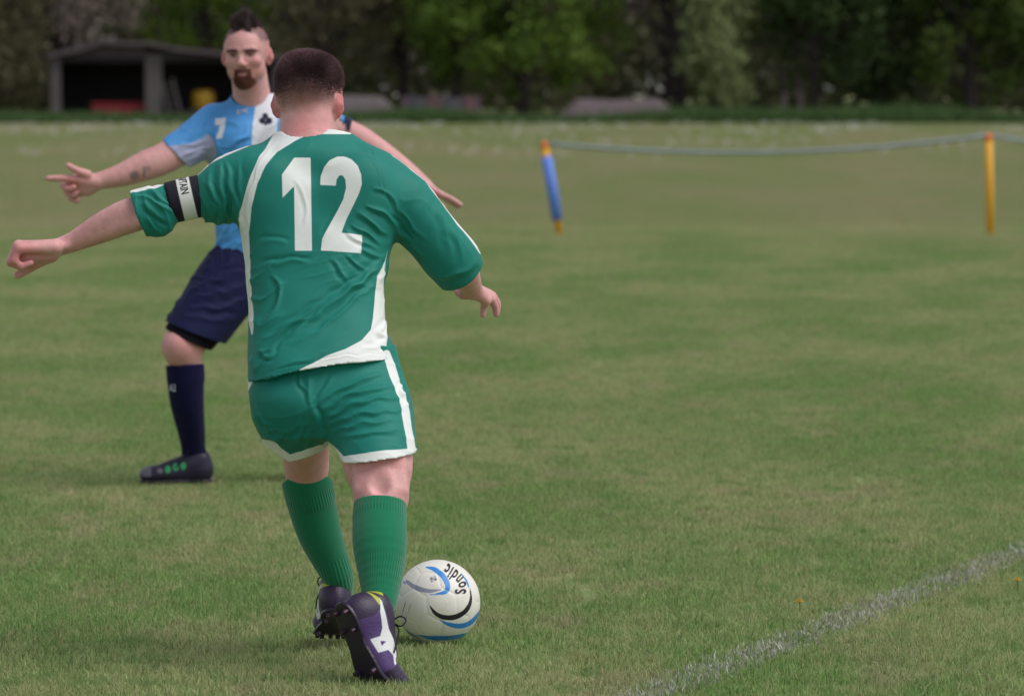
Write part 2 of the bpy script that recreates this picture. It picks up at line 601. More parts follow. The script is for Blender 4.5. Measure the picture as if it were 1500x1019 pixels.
BOOT_U, BOOT_S = boot_upper(), boot_sole()
STUDS = [(.022, .018), (.022, -.018), (.066, .020), (.066, -.020), (.165, .033), (.165, -.033), (.205, .034), (.205, -.034), (.245, .020), (.245, -.022), (.20, 0)]

def boot_bend(V, ang):
    """toes bent up about the ball of the foot"""
    V = V.copy()
    t = np.clip((V[:, 0] - .155) / .05, 0, 1); a = ang * t * t * (3 - 2 * t)
    x, z = V[:, 0] - .175, V[:, 2]
    V[:, 0] = np.where(t > 0, .175 + x * np.cos(a) - z * np.sin(a), V[:, 0])
    V[:, 2] = np.where(t > 0, x * np.sin(a) + z * np.cos(a), V[:, 2])
    return V

def make_boot(parent, root, O, u, v, bend, mat, sole_mat, stud_mat, lace_mat, attrs_fn, sc=1.0, side=1, laces=True, label=None):
    u = np.array(u, float); u /= np.linalg.norm(u)
    v = np.array(v, float); v -= u * (v @ u); v /= np.linalg.norm(v)
    w = np.cross(v, u)
    M = np.stack([u, w, v], 1) * sc
    T = lambda Q: np.asarray(boot_bend(np.asarray(Q, float), bend)) @ M.T + np.array(O)
    V, F = BOOT_U
    b = part('boot', T(V), F, mat, parent, root, attrs=attrs_fn(V))
    if label: b['label'] = label
    V2, F2 = BOOT_S
    part('sole', T(V2), F2, sole_mat, b, root)
    for x, y in STUDS:
        m = MB().tube([(x, y, -.001), (x, y, -.008), (x, y, -.013)], [.0072, .0058, .0048], 8)
        Q = T(np.array([tuple(q) for q in m.v])); me = bpy.data.meshes.new('stud')
        me.from_pydata([tuple(q - np.array(root)) for q in Q], [], m.f); me.update()
        link('stud', me, stud_mat, b)
    if laces:
        m = MB()
        for i in range(5):
            x = .098 + i * .017; z0 = .098 - i * .0105
            m.tube([(x, -.022, z0 - .010), (x + .004, 0, z0 + .0035), (x + .010, .022, z0 - .013)], .0022, 6)
            m.tube([(x, .022, z0 - .010), (x + .004, 0, z0 + .0055), (x + .010, -.022, z0 - .013)], .0022, 6)
        for s in (-1, 1):
            loop = [(.092, s * .004, .108), (.088, s * .022, .124), (.098, s * .040, .122), (.106, s * .038, .106), (.098, s * .018, .106), (.092, s * .002, .109)]
            m.tube([tuple(q) for q in spline(loop, 5)], .0019, 6)
            m.tube([tuple(q) for q in spline([(.092, s * .003, .108), (.110, s * .024, .106), (.128, s * .040, .080), (.150, s * .043, .056)], 5)], .0019, 6)
        Q = T(np.array([tuple(q) for q in m.v])); me = bpy.data.meshes.new('lace')
        me.from_pydata([tuple(q - np.array(root)) for q in Q], [], m.f); me.update()
        me.polygons.foreach_set('use_smooth', [True] * len(me.polygons))
        link('lace', me, lace_mat, b)
    return b

def angle_attrs(V, a, b, ref):
    """angle round and distance along the axis a-b"""
    a, b = np.array(a), np.array(b); t = b - a; L = np.linalg.norm(t); t = t / L
    r = np.array(ref, float); r -= t * (r @ t); r /= np.linalg.norm(r); q = np.cross(t, r)
    p = V - a
    return np.arctan2(p @ q, p @ r), (p @ t)

SKINC = np.array([0.74, 0.395, 0.385])
PINK = np.array([0.68, 0.265, 0.265])

# ================================================================== the player in green, seen from behind
R1 = P(540, 985, 13.1); R1[2] = 0.0
p1 = empty('person', tuple(R1))
tag(p1, 'player in green number 12 kit and armband striding towards the ball', 'person')

HEAD1 = P(453, 148, 13.42)
HR1 = rotz(math.pi - math.radians(16)) @ rotx(math.radians(10))
f = Field(P(6, 400, 13.3) * [1, 0, 0] + [0, 12.62, -.02], P(738, 400, 13.6) * [1, 0, 0] + [0, 13.78, 1.57], .004)
# trunk and neck inside the shirt
ys = [200, 225, 262, 300, 345, 400, 450, 500, 560, 610]
Ls = [425, 400, 365, 355, 365, 373, 378, 378, 376, 392]
Rs = [492, 525, 560, 570, 562, 552, 550, 556, 565, 560]
Ds = [13.37, 13.37, 13.36, 13.345, 13.32, 13.28, 13.24, 13.20, 13.17, 13.17]
hd = [.05, .07, .09, .10, .105, .10, .095, .10, .11, .10]
f.add(loft([P(0, y, D)[2] for y, D in zip(ys, Ds)], [P((l + r) / 2, 0, D)[0] for l, r, D in zip(Ls, Rs, Ds)], Ds,
           [PR((r - l) / 2, D) for l, r, D in zip(Ls, Rs, Ds)], hd), .02)
chain(f, [P(453, 150, 13.42), P(449, 190, 13.385), P(449, 230, 13.36)], [PR(38, 13.4), PR(39, 13.4), PR(42, 13.4)], .015)
chain(f, [P(452, 228, 13.37), P(395, 240, 13.36)], [.040, .040], .02)
chain(f, [P(452, 228, 13.37), P(520, 240, 13.36)], [.040, .040], .02)
add_head(f, HEAD1, HR1, 1.0)
f.add(ell(P(453, 168, 13.375), (.050, .045, .05)), .02)            # nape
# arms
chain(f, [P(375, 255, 13.34), P(345, 262, 13.33), P(290, 288, 13.32), P(232, 306, 13.31), P(190, 316, 13.32), P(150, 333, 13.34), P(112, 352, 13.36), P(86, 362, 13.37)],
      [PR(r, 13.33) for r in (30, 31, 25, 23, 25.5, 22, 15.5, 13)], .02)
# left fist: flat back of the hand, fingers curled down and back, thumb below
kn = [(27, 363, 13.30), (25, 360, 13.325), (26, 359, 13.35), (29, 361, 13.372)]
rf = [.0095, .0108, .0110, .0104]
for (x, y, D), r in zip(kn, rf):
    f.add(cone(P(80, 362, 13.337 + (D - 13.337) * .45), P(x + 3, y + 1, D), .0165, r + .0035), .014)
for i, ((x, y, D), r) in enumerate(zip(kn, rf)):
    pip = P(15 + (2 - i) * 1.5 + (3 if i == 0 else 0), 381 + i * 1.0, D)
    dip = P(31 + i * 1.0, 390 + i * .5, D + .004)
    tip = P(45 - i * 2, 385, D + .006)
    finger(f, [P(x, y, D), pip], [r + .0012, r], .006)
    finger(f, [pip, dip], [r, r * .92], .004)
    finger(f, [dip, tip], [r * .92, r * .82], .004)
f.add(cone(P(76, 368, 13.345), P(40, 373, 13.34), .023, .023), .010)
f.add(cone(P(74, 374, 13.36), P(50, 385, 13.372), .019, .015), .012)
finger(f, [P(62, 380, 13.37), P(42, 393, 13.385), P(26, 403, 13.385)], [.0150, .0122, .0100], .006)
# right arm: reaches out and away from the camera, hand hanging relaxed
chain(f, [P(545, 262, 13.35), P(590, 285, 13.34), P(640, 335, 13.36), P(668, 375, 13.40), P(679, 396, 13.47), P(688, 416, 13.57), P(692, 424, 13.62)],
      [PR(r, 13.4) for r in (33, 30, 27, 25, 22.5, 17.5, 15)], .02)
kr = [(716, 443, 13.665), (721, 439, 13.69), (723, 436, 13.715), (722, 434, 13.735)]
for (x, y, D) in kr:
    f.add(cone(P(693, 425, 13.63 + (D - 13.70) * .35), P(x - 3, y - 2, D), .0165, .0115), .014)
fin = [[(709, 449), (707, 461)], [(726, 451), (727, 460)], [(728, 447), (728, 456)], [(728, 443), (729, 452)]]
for i, ((x, y, D), q) in enumerate(zip(kr, fin)):
    x0 = 710 if i == 0 else x
    finger(f, [P(x0, y, D), P(*q[0], D + .015), P(*q[1], D + .02)], [.0108, .0096, .0084], .005)
f.add(cone(P(689, 428, 13.60), P(678, 432, 13.60), .014, .0125), .01)
finger(f, [P(683, 431, 13.60), P(673, 429, 13.615), P(669, 424, 13.63)], [.0118, .0108, .0092], .005)
f.add(cone(P(208, 322, 13.275), P(128, 352, 13.335), .017, .009), .014)      # forearm muscle
f.add(ell(P(97, 360, 13.345), (.012, .010, .010)), .012)
# legs
HIPL, KNEEL, ANKL = P(440, 588, 13.20), P(449, 682, 13.40), P(497, 852, 13.50)
HIPR, KNEER, ANKR = P(540, 588, 13.17), P(557, 700, 13.02), P(556, 886, 12.80)
chain(f, [HIPL, (HIPL + KNEEL) / 2, KNEEL + (HIPL - KNEEL) * .12, KNEEL], [.070, .064, .058, .055], .02)
chain(f, [KNEEL, P(450, 706, 13.425), P(457, 740, 13.445), P(468, 780, 13.46), P(482, 815, 13.48), ANKL], [.056, .052, .047, .042, .034, .027], .006)
chain(f, [HIPR, (HIPR + KNEER) / 2, KNEER + (HIPR - KNEER) * .15, KNEER, P(558, 728, 12.985)], [.095, .092, .084, .074, .068], .02)
chain(f, [P(558, 728, 12.985), P(557, 742, 12.97), P(556, 790, 12.91), P(558, 840, 12.86), ANKR], [.066, .056, .051, .042, .028], .006)
for s in (-1, 1):                                                 # hamstring tendons behind the knee
    f.add(cone(P(557 + s * 27, 660, 13.0), P(557 + s * 31, 716, 12.96), .016, .011), .02)
f.sub(ell(P(557, 706, 12.93), (.020, .014, .030)), .02)
f.add(cone(ANKR, ANKR + [-.010, -.035, -.04], .027, .022), .006)
f.add(cone(ANKL, ANKL + [-.01, .06, -.05], .027, .024), .012)
V, F = f.mesh(); del f
V = relax(V, F, 1)
# colour: flushed hands, ears, nape and knees; cropped scalp
PX = topx(V)
hl = (V - HEAD1) @ HR1                                            # head frame
red = np.clip(1 - np.linalg.norm((PX - [30, 380]) / [60, 40], axis=1), 0, 1) * .8
red += np.clip(1 - np.linalg.norm((PX - [445, 190]) / [40, 26], axis=1), 0, 1) * 1.0
red += np.clip((np.abs(hl[:, 0]) - .077) / .006, 0, 1) * (hl[:, 2] < .025) * (np.linalg.norm(hl, axis=1) < .13) * 1.1
red += np.clip(1 - np.linalg.norm((PX - [555, 672]) / [60, 30], axis=1), 0, 1) * .5
red += np.clip(1 - np.linalg.norm((PX - [715, 445]) / [30, 25], axis=1), 0, 1) * .5
red += .25 * noise3(V, 9, 3)
red = np.clip(red, 0, 1)[:, None]
col = SKINC * (1 - red) + PINK * red
ear = (np.clip((np.abs(hl[:, 0]) - .078) / .006, 0, 1) * (hl[:, 2] < .025) * (np.linalg.norm(hl, axis=1) < .13) * .75)[:, None]
col = col * (1 - ear) + np.array([.62, .17, .19]) * ear
HC1 = np.array([0.066, 0.043, 0.047])
inhead = (np.linalg.norm(hl - [0, .014, .03], axis=1) < .125) & (np.abs(hl[:, 0]) < np.where(hl[:, 2] > .014, .2, .077))
# hairline in the head frame: low on the nape, round the ears, up at the temples
line = -.044 + .9 * np.clip(np.abs(hl[:, 0]) - .048, 0, 1)
line = np.where(hl[:, 1] < .035, np.maximum(line, -.02 + (0.035 - hl[:, 1]) * .9), line) + .004 * noise3(V, 25, 5)
hm = np.clip((hl[:, 2] - line + .006) / .06, 0, 1) * inhead
col = col * (1 - .9 * hm[:, None]) + HC1 * .9 * hm[:, None]
body1 = part('body', V, F, SKIN, p1, R1, col=col)
# cropped hair
w = np.clip((hl[:, 2] - line) / .06, 0, 1) ** 1.0 * inhead
pt, nn = sample_surface(V, F, w, 46000)
h2 = (pt - HEAD1) @ HR1
L = np.interp(h2[:, 2], [-.06, .0, .03, .06, .092, .12], [.002, .0025, .006, .014, .020, .012]) * RNG.uniform(.7, 1.15, len(pt))
dirs = nn + HR1 @ np.array([0, -.1, .6]) * .5 + RNG.normal(size=nn.shape) * .12
dirs /= np.linalg.norm(dirs, axis=1)[:, None]
tone = RNG.uniform(.55, 1.6, len(pt))[:, None] * np.interp(h2[:, 2], [-.05, .0, .06, .12], [1.3, 1.0, .8, 1.25])[:, None] * (1 + .3 * noise3(h2, 16, 7))[:, None]
hv, hf, hc = strands(pt - nn * .001, dirs, L, .0008, curl=.09, cols=HC1 * tone * [1.25, 1.05, 1.1])
hc.reshape(-1, 5, 3)[:, 2:] *= 1.5; hc.reshape(-1, 5, 3)[:, 4] *= 1.6        # lighter ends
part('hair', hv, hf, HAIR, p1, R1, col=hc)

# fine hair on the forearms and the backs of the legs
wl_ = np.clip(1 - np.abs(PX[:, 0] - 150) / 65, 0, 1) * (PX[:, 1] > 280) * (PX[:, 1] < 380) + np.clip(1 - np.linalg.norm((PX - [555, 700]) / [60, 40], axis=1), 0, 1) + .7 * np.clip(1 - np.linalg.norm((PX - [450, 685]) / [45, 25], axis=1), 0, 1)
pt, nn = sample_surface(V, F, wl_, 1500)
dd = nn * .55 + np.array([-.25, 0, -.8]) + RNG.normal(size=nn.shape) * .3; dd /= np.linalg.norm(dd, axis=1)[:, None]
hv, hf, hc = strands(pt, dd, RNG.uniform(.005, .011, len(pt)), .00032, np.ones((len(pt), 3)) * [.34, .19, .15])
part('body_hair', hv, hf, HAIR, p1, R1, col=hc)

# ---- shirt
GREEN = (0.010, 0.200, 0.162)
WHITE = (0.78, 0.80, 0.79)
f = Field(P(175, 0, 13.3) * [1, 0, 0] + [0, 13.0, .62], P(718, 0, 13.5) * [1, 0, 0] + [0, 13.62, 1.36], .0031)
ys = [186, 194, 203, 215, 232, 262, 300, 345, 385, 420, 460, 490, 530, 570, 590]
Ls = [409, 409, 396, 378, 358, 338, 340, 352, 358, 361, 364, 363, 361, 362, 362]
Rs = [507, 508, 526, 547, 570, 586, 588, 578, 567, 562, 562, 567, 577, 582, 583]
hd = [.058, .060, .072, .085, .100, .118, .128, .130, .126, .122, .122, .125, .134, .140, .14]
Ds = [13.37, 13.37, 13.37, 13.37, 13.365, 13.355, 13.34, 13.315, 13.29, 13.265, 13.235, 13.21, 13.18, 13.165, 13.16]
f.add(loft([P(0, y, D)[2] for y, D in zip(ys, Ds)], [P((l + r) / 2, 0, D)[0] for l, r, D in zip(Ls, Rs, Ds)], Ds,
           [PR((r - l) / 2, D) for l, r, D in zip(Ls, Rs, Ds)], hd, 2.4), .02)
for s in (-1, 1):                                                 # shoulder blades
    f.add(ell(P(463 + s * 66, 285, 13.26), (.085, .05, .10)), .05)
f.add(ell(P(455, 232, 13.30), (.09, .05, .045)), .04)
# left sleeve, pinched by the armband
chain(f, [P(372, 262, 13.335), P(342, 272, 13.33), P(322, 285, 13.325)], [PR(r, 13.33) for r in (50, 47, 43)], .03)
chain(f, [P(322, 285, 13.325), P(310, 287, 13.325)], [PR(r, 13.33) for r in (43, 34)], .006)
chain(f, [P(300, 286, 13.32), P(252, 296, 13.315)], [PR(r, 13.33) for r in (26, 26)], .004)
chain(f, [P(244, 300, 13.315), P(232, 304, 13.31), P(206, 311, 13.31), P(170, 322, 13.315)], [PR(r, 13.33) for r in (28, 33, 35, 36)], .006)
f.add(cone(P(222, 322, 13.30), P(236, 330, 13.30), PR(14, 13.3), PR(15, 13.3)), .03)
e0, e1 = P(188, 275, 13.3), P(214, 345, 13.3)
nrm = np.array([e0[2] - e1[2], 0, e1[0] - e0[0]]); nrm = nrm * (-1 if nrm[0] > 0 else 1)
f.cut(plane((e0 + e1) / 2, nrm))
f.sub(cone(P(160, 323, 13.32), P(222, 308, 13.312), PR(31, 13.33), PR(28, 13.33)), .003)
# right sleeve
chain(f, [P(545, 268, 13.35), P(588, 296, 13.335), P(628, 340, 13.345), P(656, 374, 13.37), P(668, 388, 13.39), P(682, 412, 13.44)],
      [PR(r, 13.36) for r in (50, 46, 41, 41, 40, 34)], .03)
e0, e1 = P(706, 386, 13.4), P(655, 418, 13.4)
f.cut(plane((e0 + e1) / 2, [.52, .45, -.72]), P(620, 470, 13.4) * [1, 0, 1] + [0, 13.0, 0], P(720, 330, 13.4) * [1, 0, 1] + [0, 13.7, 0])
f.sub(cone(P(672, 384, 13.40), P(700, 420, 13.50), PR(33, 13.4), PR(32, 13.4)), .003)
# hem and neck
hx = [P(x, 0, 13.17)[0] for x in (330, 365, 400, 440, 500, 565, 600)]
hz = [P(0, y, 13.05)[2] for y in (566, 562, 553, 543, 533, 529, 529)]
f.cut(lambda X, Y, Z: np.interp(X.ravel(), hx, hz)[:, None, None] - Z + 0 * Y, (hx[0] - .05, 12.9, .5), (hx[-1], 13.7, .9))
f.sub(loft([.5, .70, .755], [P(472, 0, 13.17)[0]] * 3, [13.17] * 3, [PR(103, 13.17)] * 3, [.122, .122, .112]), .003)
f.cut(lambda X, Y, Z: Z - (P(0, 189, 13.35)[2] - (Y - 13.31) * .25) + 0 * X, (hx[0], 12.9, 1.28), (hx[-1], 13.7, 1.5))
f.sub(cone(P(453, 170, 13.38), P(452, 202, 13.37), PR(45, 13.38), PR(44, 13.38)), .003)
V, F = f.mesh(); del f
V = relax(V, F, 2)
PX = topx(V)
back = np.clip((13.42 - V[:, 1]) / .05, 0, 1)
folds = [
    ([(566, 372), (518, 416), (471, 447), (418, 478), (386, 497)], 5.5, 3.4), ([(560, 388), (506, 428), (462, 464), (424, 492)], 5, 3.0),
    ([(557, 410), (510, 446), (470, 480), (430, 504)], 6, 2.2), ([(377, 388), (400, 380), (425, 375), (456, 377)], 5, -2.4),
    ([(398, 404), (411, 424), (404, 448), (386, 474)], 4.5, 2.8), ([(378, 516), (396, 510), (412, 488), (438, 470), (470, 460)], 4.5, 2.6),
    ([(384, 512), (392, 524), (404, 512)], 4, 2), ([(486, 378), (496, 398), (512, 410)], 3.5, 2.0), ([(504, 372), (520, 384), (536, 396)], 3.5, 1.8),
    ([(530, 366), (546, 374), (560, 374)], 4, 1.8), ([(375, 350), (400, 346), (426, 352)], 5, -1.4),
    ([(536, 300), (556, 310), (576, 328)], 4.5, 2.4), ([(524, 312), (546, 326), (568, 346)], 4.5, 2.4), ([(518, 330), (536, 342), (556, 356)], 4, 2.0),
    ([(508, 340), (530, 356), (552, 364)], 4, 1.5), ([(548, 276), (570, 288), (584, 310)], 4, 1.8), ([(576, 316), (590, 336), (604, 352)], 5, -3.0),
    ([(586, 306), (604, 330), (622, 352)], 5, 1.6), ([(600, 356), (616, 372), (622, 388)], 4, 2.2), ([(622, 392), (650, 404), (682, 398), (700, 380)], 6, 2.0),
    ([(640, 300), (655, 340), (660, 372)], 7, 1.2), ([(656, 330), (672, 356), (676, 384)], 6, 1.4),
    ([(352, 338), (346, 300), (336, 262), (330, 236)], 5, 2.6), ([(338, 330), (330, 296), (322, 262), (322, 238)], 5, 2.4), ([(324, 330), (316, 300), (308, 268), (304, 244)], 4.5, 2.2),
    ([(352, 310), (352, 270), (352, 240)], 4, 1.6), ([(312, 330), (318, 316), (314, 296), (300, 272)], 4, -2.4), ([(300, 318), (306, 330), (320, 336)], 4, 2.2),
    ([(252, 312), (236, 300), (212, 290), (196, 288)], 5, 2.6), ([(250, 300), (234, 286), (216, 276)], 4.5, 2.2), ([(246, 330), (226, 320), (206, 304)], 5, -2.4), ([(232, 342), (222, 330), (214, 318)], 4, 1.8),
    ([(406, 205), (384, 232), (371, 265), (362, 305), (359, 350)], 3, 0.8), ([(430, 262), (446, 290), (448, 330)], 4, .9), ([(500, 300), (480, 330), (470, 352)], 4, .8),
    ([(400, 545), (430, 530), (480, 516)], 5, 1.2), ([(372, 553), (440, 533), (500, 521), (562, 518)], 1.8, -.9), ([(566, 470), (556, 486), (566, 500)], 4, 2.0), ([(566, 500), (548, 508), (530, 512)], 4, 1.4),
    ([(506, 196), (536, 216), (556, 246), (562, 275), (571, 305)], 1.9, -1.0), ([(452, 196), (430, 209), (407, 222), (390, 243), (378, 269), (369, 305), (366, 340)], 1.8, -.7)]
V = wrinkle(V, F, PX, folds, back, 1.2 * 13.3 / FPX)
low = np.clip((PX[:, 1] - 340) / 60, .25, 1) * np.where((PX[:, 0] > 345) & (PX[:, 0] < 590), 1, .0)
sle = np.where(PX[:, 0] < 345, 1.0, 0) ; sri = np.where(PX[:, 0] > 585, 1.0, 0)
V += vnormals(V, F) * (.0014 * noise3(V * [1, 1, 1.3], 7, 11) + low * (.0046 * creases(V, PX, (.575, .818), 36, 71, .5) + .0014 * creases(V, PX, (.3, 1), 20, 75, .6))
    + sle * (.0036 * creases(V, PX, (1, -.35), 15, 81, .5)) + sri * (.0030 * creases(V, PX, (.75, -.55), 22, 85, .6)))[:, None]
one = [(431, 231), (455, 231), (457, 367), (432, 367), (431, 272), (414, 290), (413, 256)]
two = [(469, 271), (470, 258), (475, 245), (483, 235), (494, 230), (504, 230), (515, 234), (524, 243), (529, 256), (530, 270), (526, 283), (518, 300), (508, 320), (500, 341),
       (531, 344), (529, 371), (470, 367), (472, 350), (480, 335), (495, 308), (503, 292), (507, 275), (506, 263), (502, 257), (497, 257), (493, 263), (492, 272)]
isb = V[:, 1] < np.interp(V[:, 2], [.7, 1.3], [13.2, 13.37])
front = np.where(isb, 0, -50)
sl = [(410, 186), (389, 216), (380, 228), (365, 263), (356, 293), (351, 311), (351, 345), (355, 379), (360, 417), (361, 449), (368, 490), (370, 490), (373, 473), (368, 437), (366, 379), (365, 340),
      (368, 305), (377, 269), (389, 243), (406, 222), (430, 208), (455, 195), (455, 180)]
sr = [(568, 368), (564, 382), (552, 405), (549, 438), (546, 467), (543, 483), (530, 498), (506, 511), (477, 521), (439, 541), (436, 560), (566, 560), (565, 480), (564, 461), (563, 438), (562, 396)]
wht = np.maximum.reduce([poly_sd(PX, one) + front, poly_sd(PX, two) + front, poly_sd(PX, sl), poly_sd(PX, sr),
    np.where((PX[:, 0] > 400) & (PX[:, 0] < 515), 196.5 - PX[:, 1], -50),
    band_sd(PX, [(575, 227), (597, 240), (627, 262), (650, 290), (674, 326), (706, 366)], [1, 4, 7, 7, 5, 6]),
    band_sd(PX, [(182, 277), (212, 273), (244, 266)], [7, 5.5, 4]), band_sd(PX, [(280, 256), (288, 247), (300, 240)], [8, 9, 6]), band_sd(PX, [(296, 241), (330, 225), (372, 208)], [4, 3.5, 1.5])])
SHIRT1 = cloth_mat('green_shirt_cloth', GREEN, [('w', WHITE)], rough=.58, weave=700, spec=.25)
part('shirt', V, F, SHIRT1, p1, R1, attrs={'w': wht})

# ---- captain's armband with lettering
A0, A1 = P(247, 297.5, 13.315), P(304, 284.5, 13.32)
m = MB(); seg = 40
ax = (A1 - A0) / np.linalg.norm(A1 - A0); e1_ = np.array([0, 1.0, 0]); e1_ -= ax * (e1_ @ ax); e1_ /= np.linalg.norm(e1_); e2_ = np.cross(ax, e1_)
if e2_[2] < 0: e2_ = -e2_
def band_pt(u, th, r): return A0 + (A1 - A0) * u + (e2_ * math.cos(th) - e1_ * math.sin(th)) * r     # th = 0 top, grows towards the camera
us = np.linspace(0.0, 1.0, 12); RB = PR(30.5, 13.32)
VV, FF = [], []
prof = [(u, RB * (1 + .02 * math.sin(u * 3.1))) for u in us] + [(1.0, RB * .93), (0.0, RB * .93)]
for i in range(64):
    for u, r in prof: VV.append(band_pt(u, 2 * math.pi * i / 64, r))
npf = len(prof)
for i in range(64):
    for j in range(npf):
        a, b = i * npf + j, i * npf + (j + 1) % npf; c, d = ((i + 1) % 64) * npf + (j + 1) % npf, ((i + 1) % 64) * npf + j
        FF.append([a, d, c, b])
VV = np.array(VV); uu = ((VV - A0) @ ax) / np.linalg.norm(A1 - A0)
arm = part('armband', VV, np.array(FF), cloth_mat('armband_elastic', (.013, .010, .022), [('w', (.70, .70, .68))], rough=.8, sheen=.02), p1, R1,
           attrs={'w': 40 * (.165 - np.abs(uu - .47))})

def text_mesh(s, cuts=2, bold=.012):
    """2-D outline of a word, centred, cap height 1"""
    c = bpy.data.curves.new('lettering', 'FONT'); c.body = s; c.align_x = 'CENTER'; c.offset = bold
    o = bpy.data.objects.new('lettering', c); me = bpy.data.meshes.new_from_object(o)
    bm = bmesh.new(); bm.from_mesh(me); bmesh.ops.triangulate(bm, faces=bm.faces[:])
    if cuts: bmesh.ops.subdivide_edges(bm, edges=bm.edges[:], cuts=cuts, use_grid_fill=True)
    bmesh.ops.triangulate(bm, faces=bm.faces[:])
    V = np.array([v.co[:] for v in bm.verts]); F = np.array([[v.index for v in f.verts] for f in bm.faces])
    bm.free(); bpy.data.objects.remove(o); bpy.data.meshes.remove(me); bpy.data.curves.remove(c)
    V[:, 1] /= .70
    return V, F
INK = plain_mat('dark_print', (.012, .010, .016), .5)
tv, tf = text_mesh('CAPTAIN')
tv[:, 0] *= 1.15
# runs round the arm, letter tops towards the shoulder
th = (tv[:, 0] * .0158) / RB + .60; u = .375 + tv[:, 1] * .20
Q = np.array([band_pt(a, t, RB * 1.035) for a, t in zip(u, th)])
part('lettering', Q, tf, INK, arm, R1, smooth=False)

# ---- shorts
f = Field(P(345, 0, 13.2) * [1, 0, 0] + [0, 12.80, .46], P(620, 0, 13.1) * [1, 0, 0] + [0, 13.62, .80], .0031)
ys = [505, 545, 565, 590, 615, 635]
Ls = [368, 362, 361, 366, 378, 392]
Rs = [578, 588, 592, 597, 600, 600]
Ds = [13.19, 13.175, 13.17, 13.165, 13.165, 13.17]
f.add(loft([P(0, y, D)[2] for y, D in zip(ys, Ds)], [P((l + r) / 2, 0, D)[0] for l, r, D in zip(Ls, Rs, Ds)], Ds,
           [PR((r - l) / 2, D) for l, r, D in zip(Ls, Rs, Ds)], [.098, .108, .12, .128, .115, .09], 2.3), .02)
f.add(ell(P(430, 600, 13.135), (.085, .065, .075)), .05); f.add(ell(P(520, 598, 13.12), (.095, .065, .08)), .05)
chain(f, [P(425, 600, 13.22), P(441, 645, 13.31), P(446, 690, 13.38)], [PR(r, 13.3) for r in (56, 50, 46)], .03)
chain(f, [P(430, 600, 13.165), P(439, 645, 13.225), P(445, 695, 13.29)], [PR(r, 13.25) for r in (52, 47, 44)], .03)
chain(f, [P(538, 595, 13.15), P(548, 640, 13.08), P(554, 700, 13.02)], [PR(r, 13.1) for r in (63, 61, 58)], .03)
f.sub(cone(P(484, 690, 13.02), P(484, 662, 13.08), .006, .003), .01)
xr = [P(x, 0, 13.05)[0] for x in (478, 488, 503, 530, 565, 600, 615)]; zr = [P(0, y, 12.98)[2] for y in (655, 662, 678, 674, 669, 667, 666)]
xm = P(482, 0, 13.15)[0]
f.cut(lambda X, Y, Z: np.interp(X.ravel(), xr, zr)[:, None, None] - Z + (Y - 12.98) * .10, (xm, 12.8, .4), (xr[-1] + .02, 13.7, .62))
xl = [P(x, 0, 13.3)[0] for x in (385, 402, 425, 448, 470, 485)]; zl = [P(0, y, 13.20)[2] for y in (652, 658, 673, 666, 658, 654)]
f.cut(lambda X, Y, Z: np.interp(X.ravel(), xl, zl)[:, None, None] - Z + (Y - 13.20) * .10, (xl[0] - .03, 12.8, .4), (xm, 13.7, .62))
f.sub(cone(P(551, 660, 13.055), P(555, 705, 13.01), PR(50, 13.05), PR(49, 13.05)), .003)
f.sub(cone(P(443, 656, 13.33), P(447, 695, 13.39), PR(41, 13.35), PR(40, 13.35)), .003)
f.sub(cone(P(443, 662, 13.255), P(446, 700, 13.30), PR(39, 13.25), PR(38, 13.25)), .003)
V, F = f.mesh(); del f
V = relax(V, F, 2); PX = topx(V)
back = np.clip((13.3 - V[:, 1]) / .05, 0, 1)
def z3(pts): return [(340 + x / 3.3975, 520 + y / 3.3975) for x, y in pts]
folds = [(z3(p), w, a) for p, w, a in (
    ([(350, 90), (345, 140), (365, 190)], 4, 2.2), ([(385, 100), (372, 170), (390, 240)], 4.5, 2.4), ([(500, 110), (440, 200), (420, 260)], 5, 2.0),
    ([(440, 240), (520, 180), (640, 130), (760, 90)], 5, 2.6), ([(450, 275), (540, 215), (680, 170), (810, 160)], 5, 2.6), ([(470, 310), (580, 250), (720, 220), (840, 215)], 4.5, 2.4),
    ([(480, 345), (600, 300), (740, 280), (850, 270)], 4.5, 2.2), ([(500, 385), (600, 350), (700, 335), (800, 325)], 4.5, 1.7), ([(540, 420), (680, 385), (860, 370)], 4.5, 1.5),
    ([(440, 200), (430, 260), (450, 330), (470, 390)], 6, -2.6), ([(120, 250), (150, 330), (190, 350)], 4, 2.0), ([(140, 300), (180, 370), (230, 380)], 4, 1.8), ([(150, 370), (210, 420), (260, 410)], 4, 2.0),
    ([(290, 470), (330, 410), (350, 350)], 5, 1.8), ([(330, 470), (370, 420), (400, 360)], 5, 1.4), ([(220, 400), (300, 380), (340, 300)], 5, 1.2),
    ([(860, 140), (840, 180), (880, 200)], 4, 2.4), ([(850, 190), (880, 230), (870, 260)], 4, 2.0), ([(470, 390), (465, 430), (480, 470)], 5, -2.0))]
V = wrinkle(V, F, PX, folds, back, 1.1 * 13.1 / FPX)
V += vnormals(V, F) * (.0016 * noise3(V, 8, 21) + .0017 * creases(V, PX, (.25, 1), 30, 23, .5) + .0007 * creases(V, PX, (-.5, 1), 19, 27, .6))[:, None]
def hemband(xs, ys, t):
    return t - (np.interp(PX[:, 0], xs, ys) - PX[:, 1])
wh = np.where(PX[:, 0] > 483, hemband((485, 488, 503, 530, 565, 600, 615), (660, 663, 679, 675, 670, 668, 667), 11), hemband((385, 402, 425, 448, 470, 485), (652, 658, 674, 667, 659, 655), 9))
wh = np.where(PX[:, 1] > 630, wh, -20)
wh = np.maximum.reduce([wh, band_sd(PX, [(566, 518), (578, 552), (588, 578), (594, 600), (599, 630), (604, 668)], [5.5, 6, 5, 5.5, 5.5, 6]), poly_sd(PX, [(356, 568), (367, 545), (372, 555), (362, 575)])])
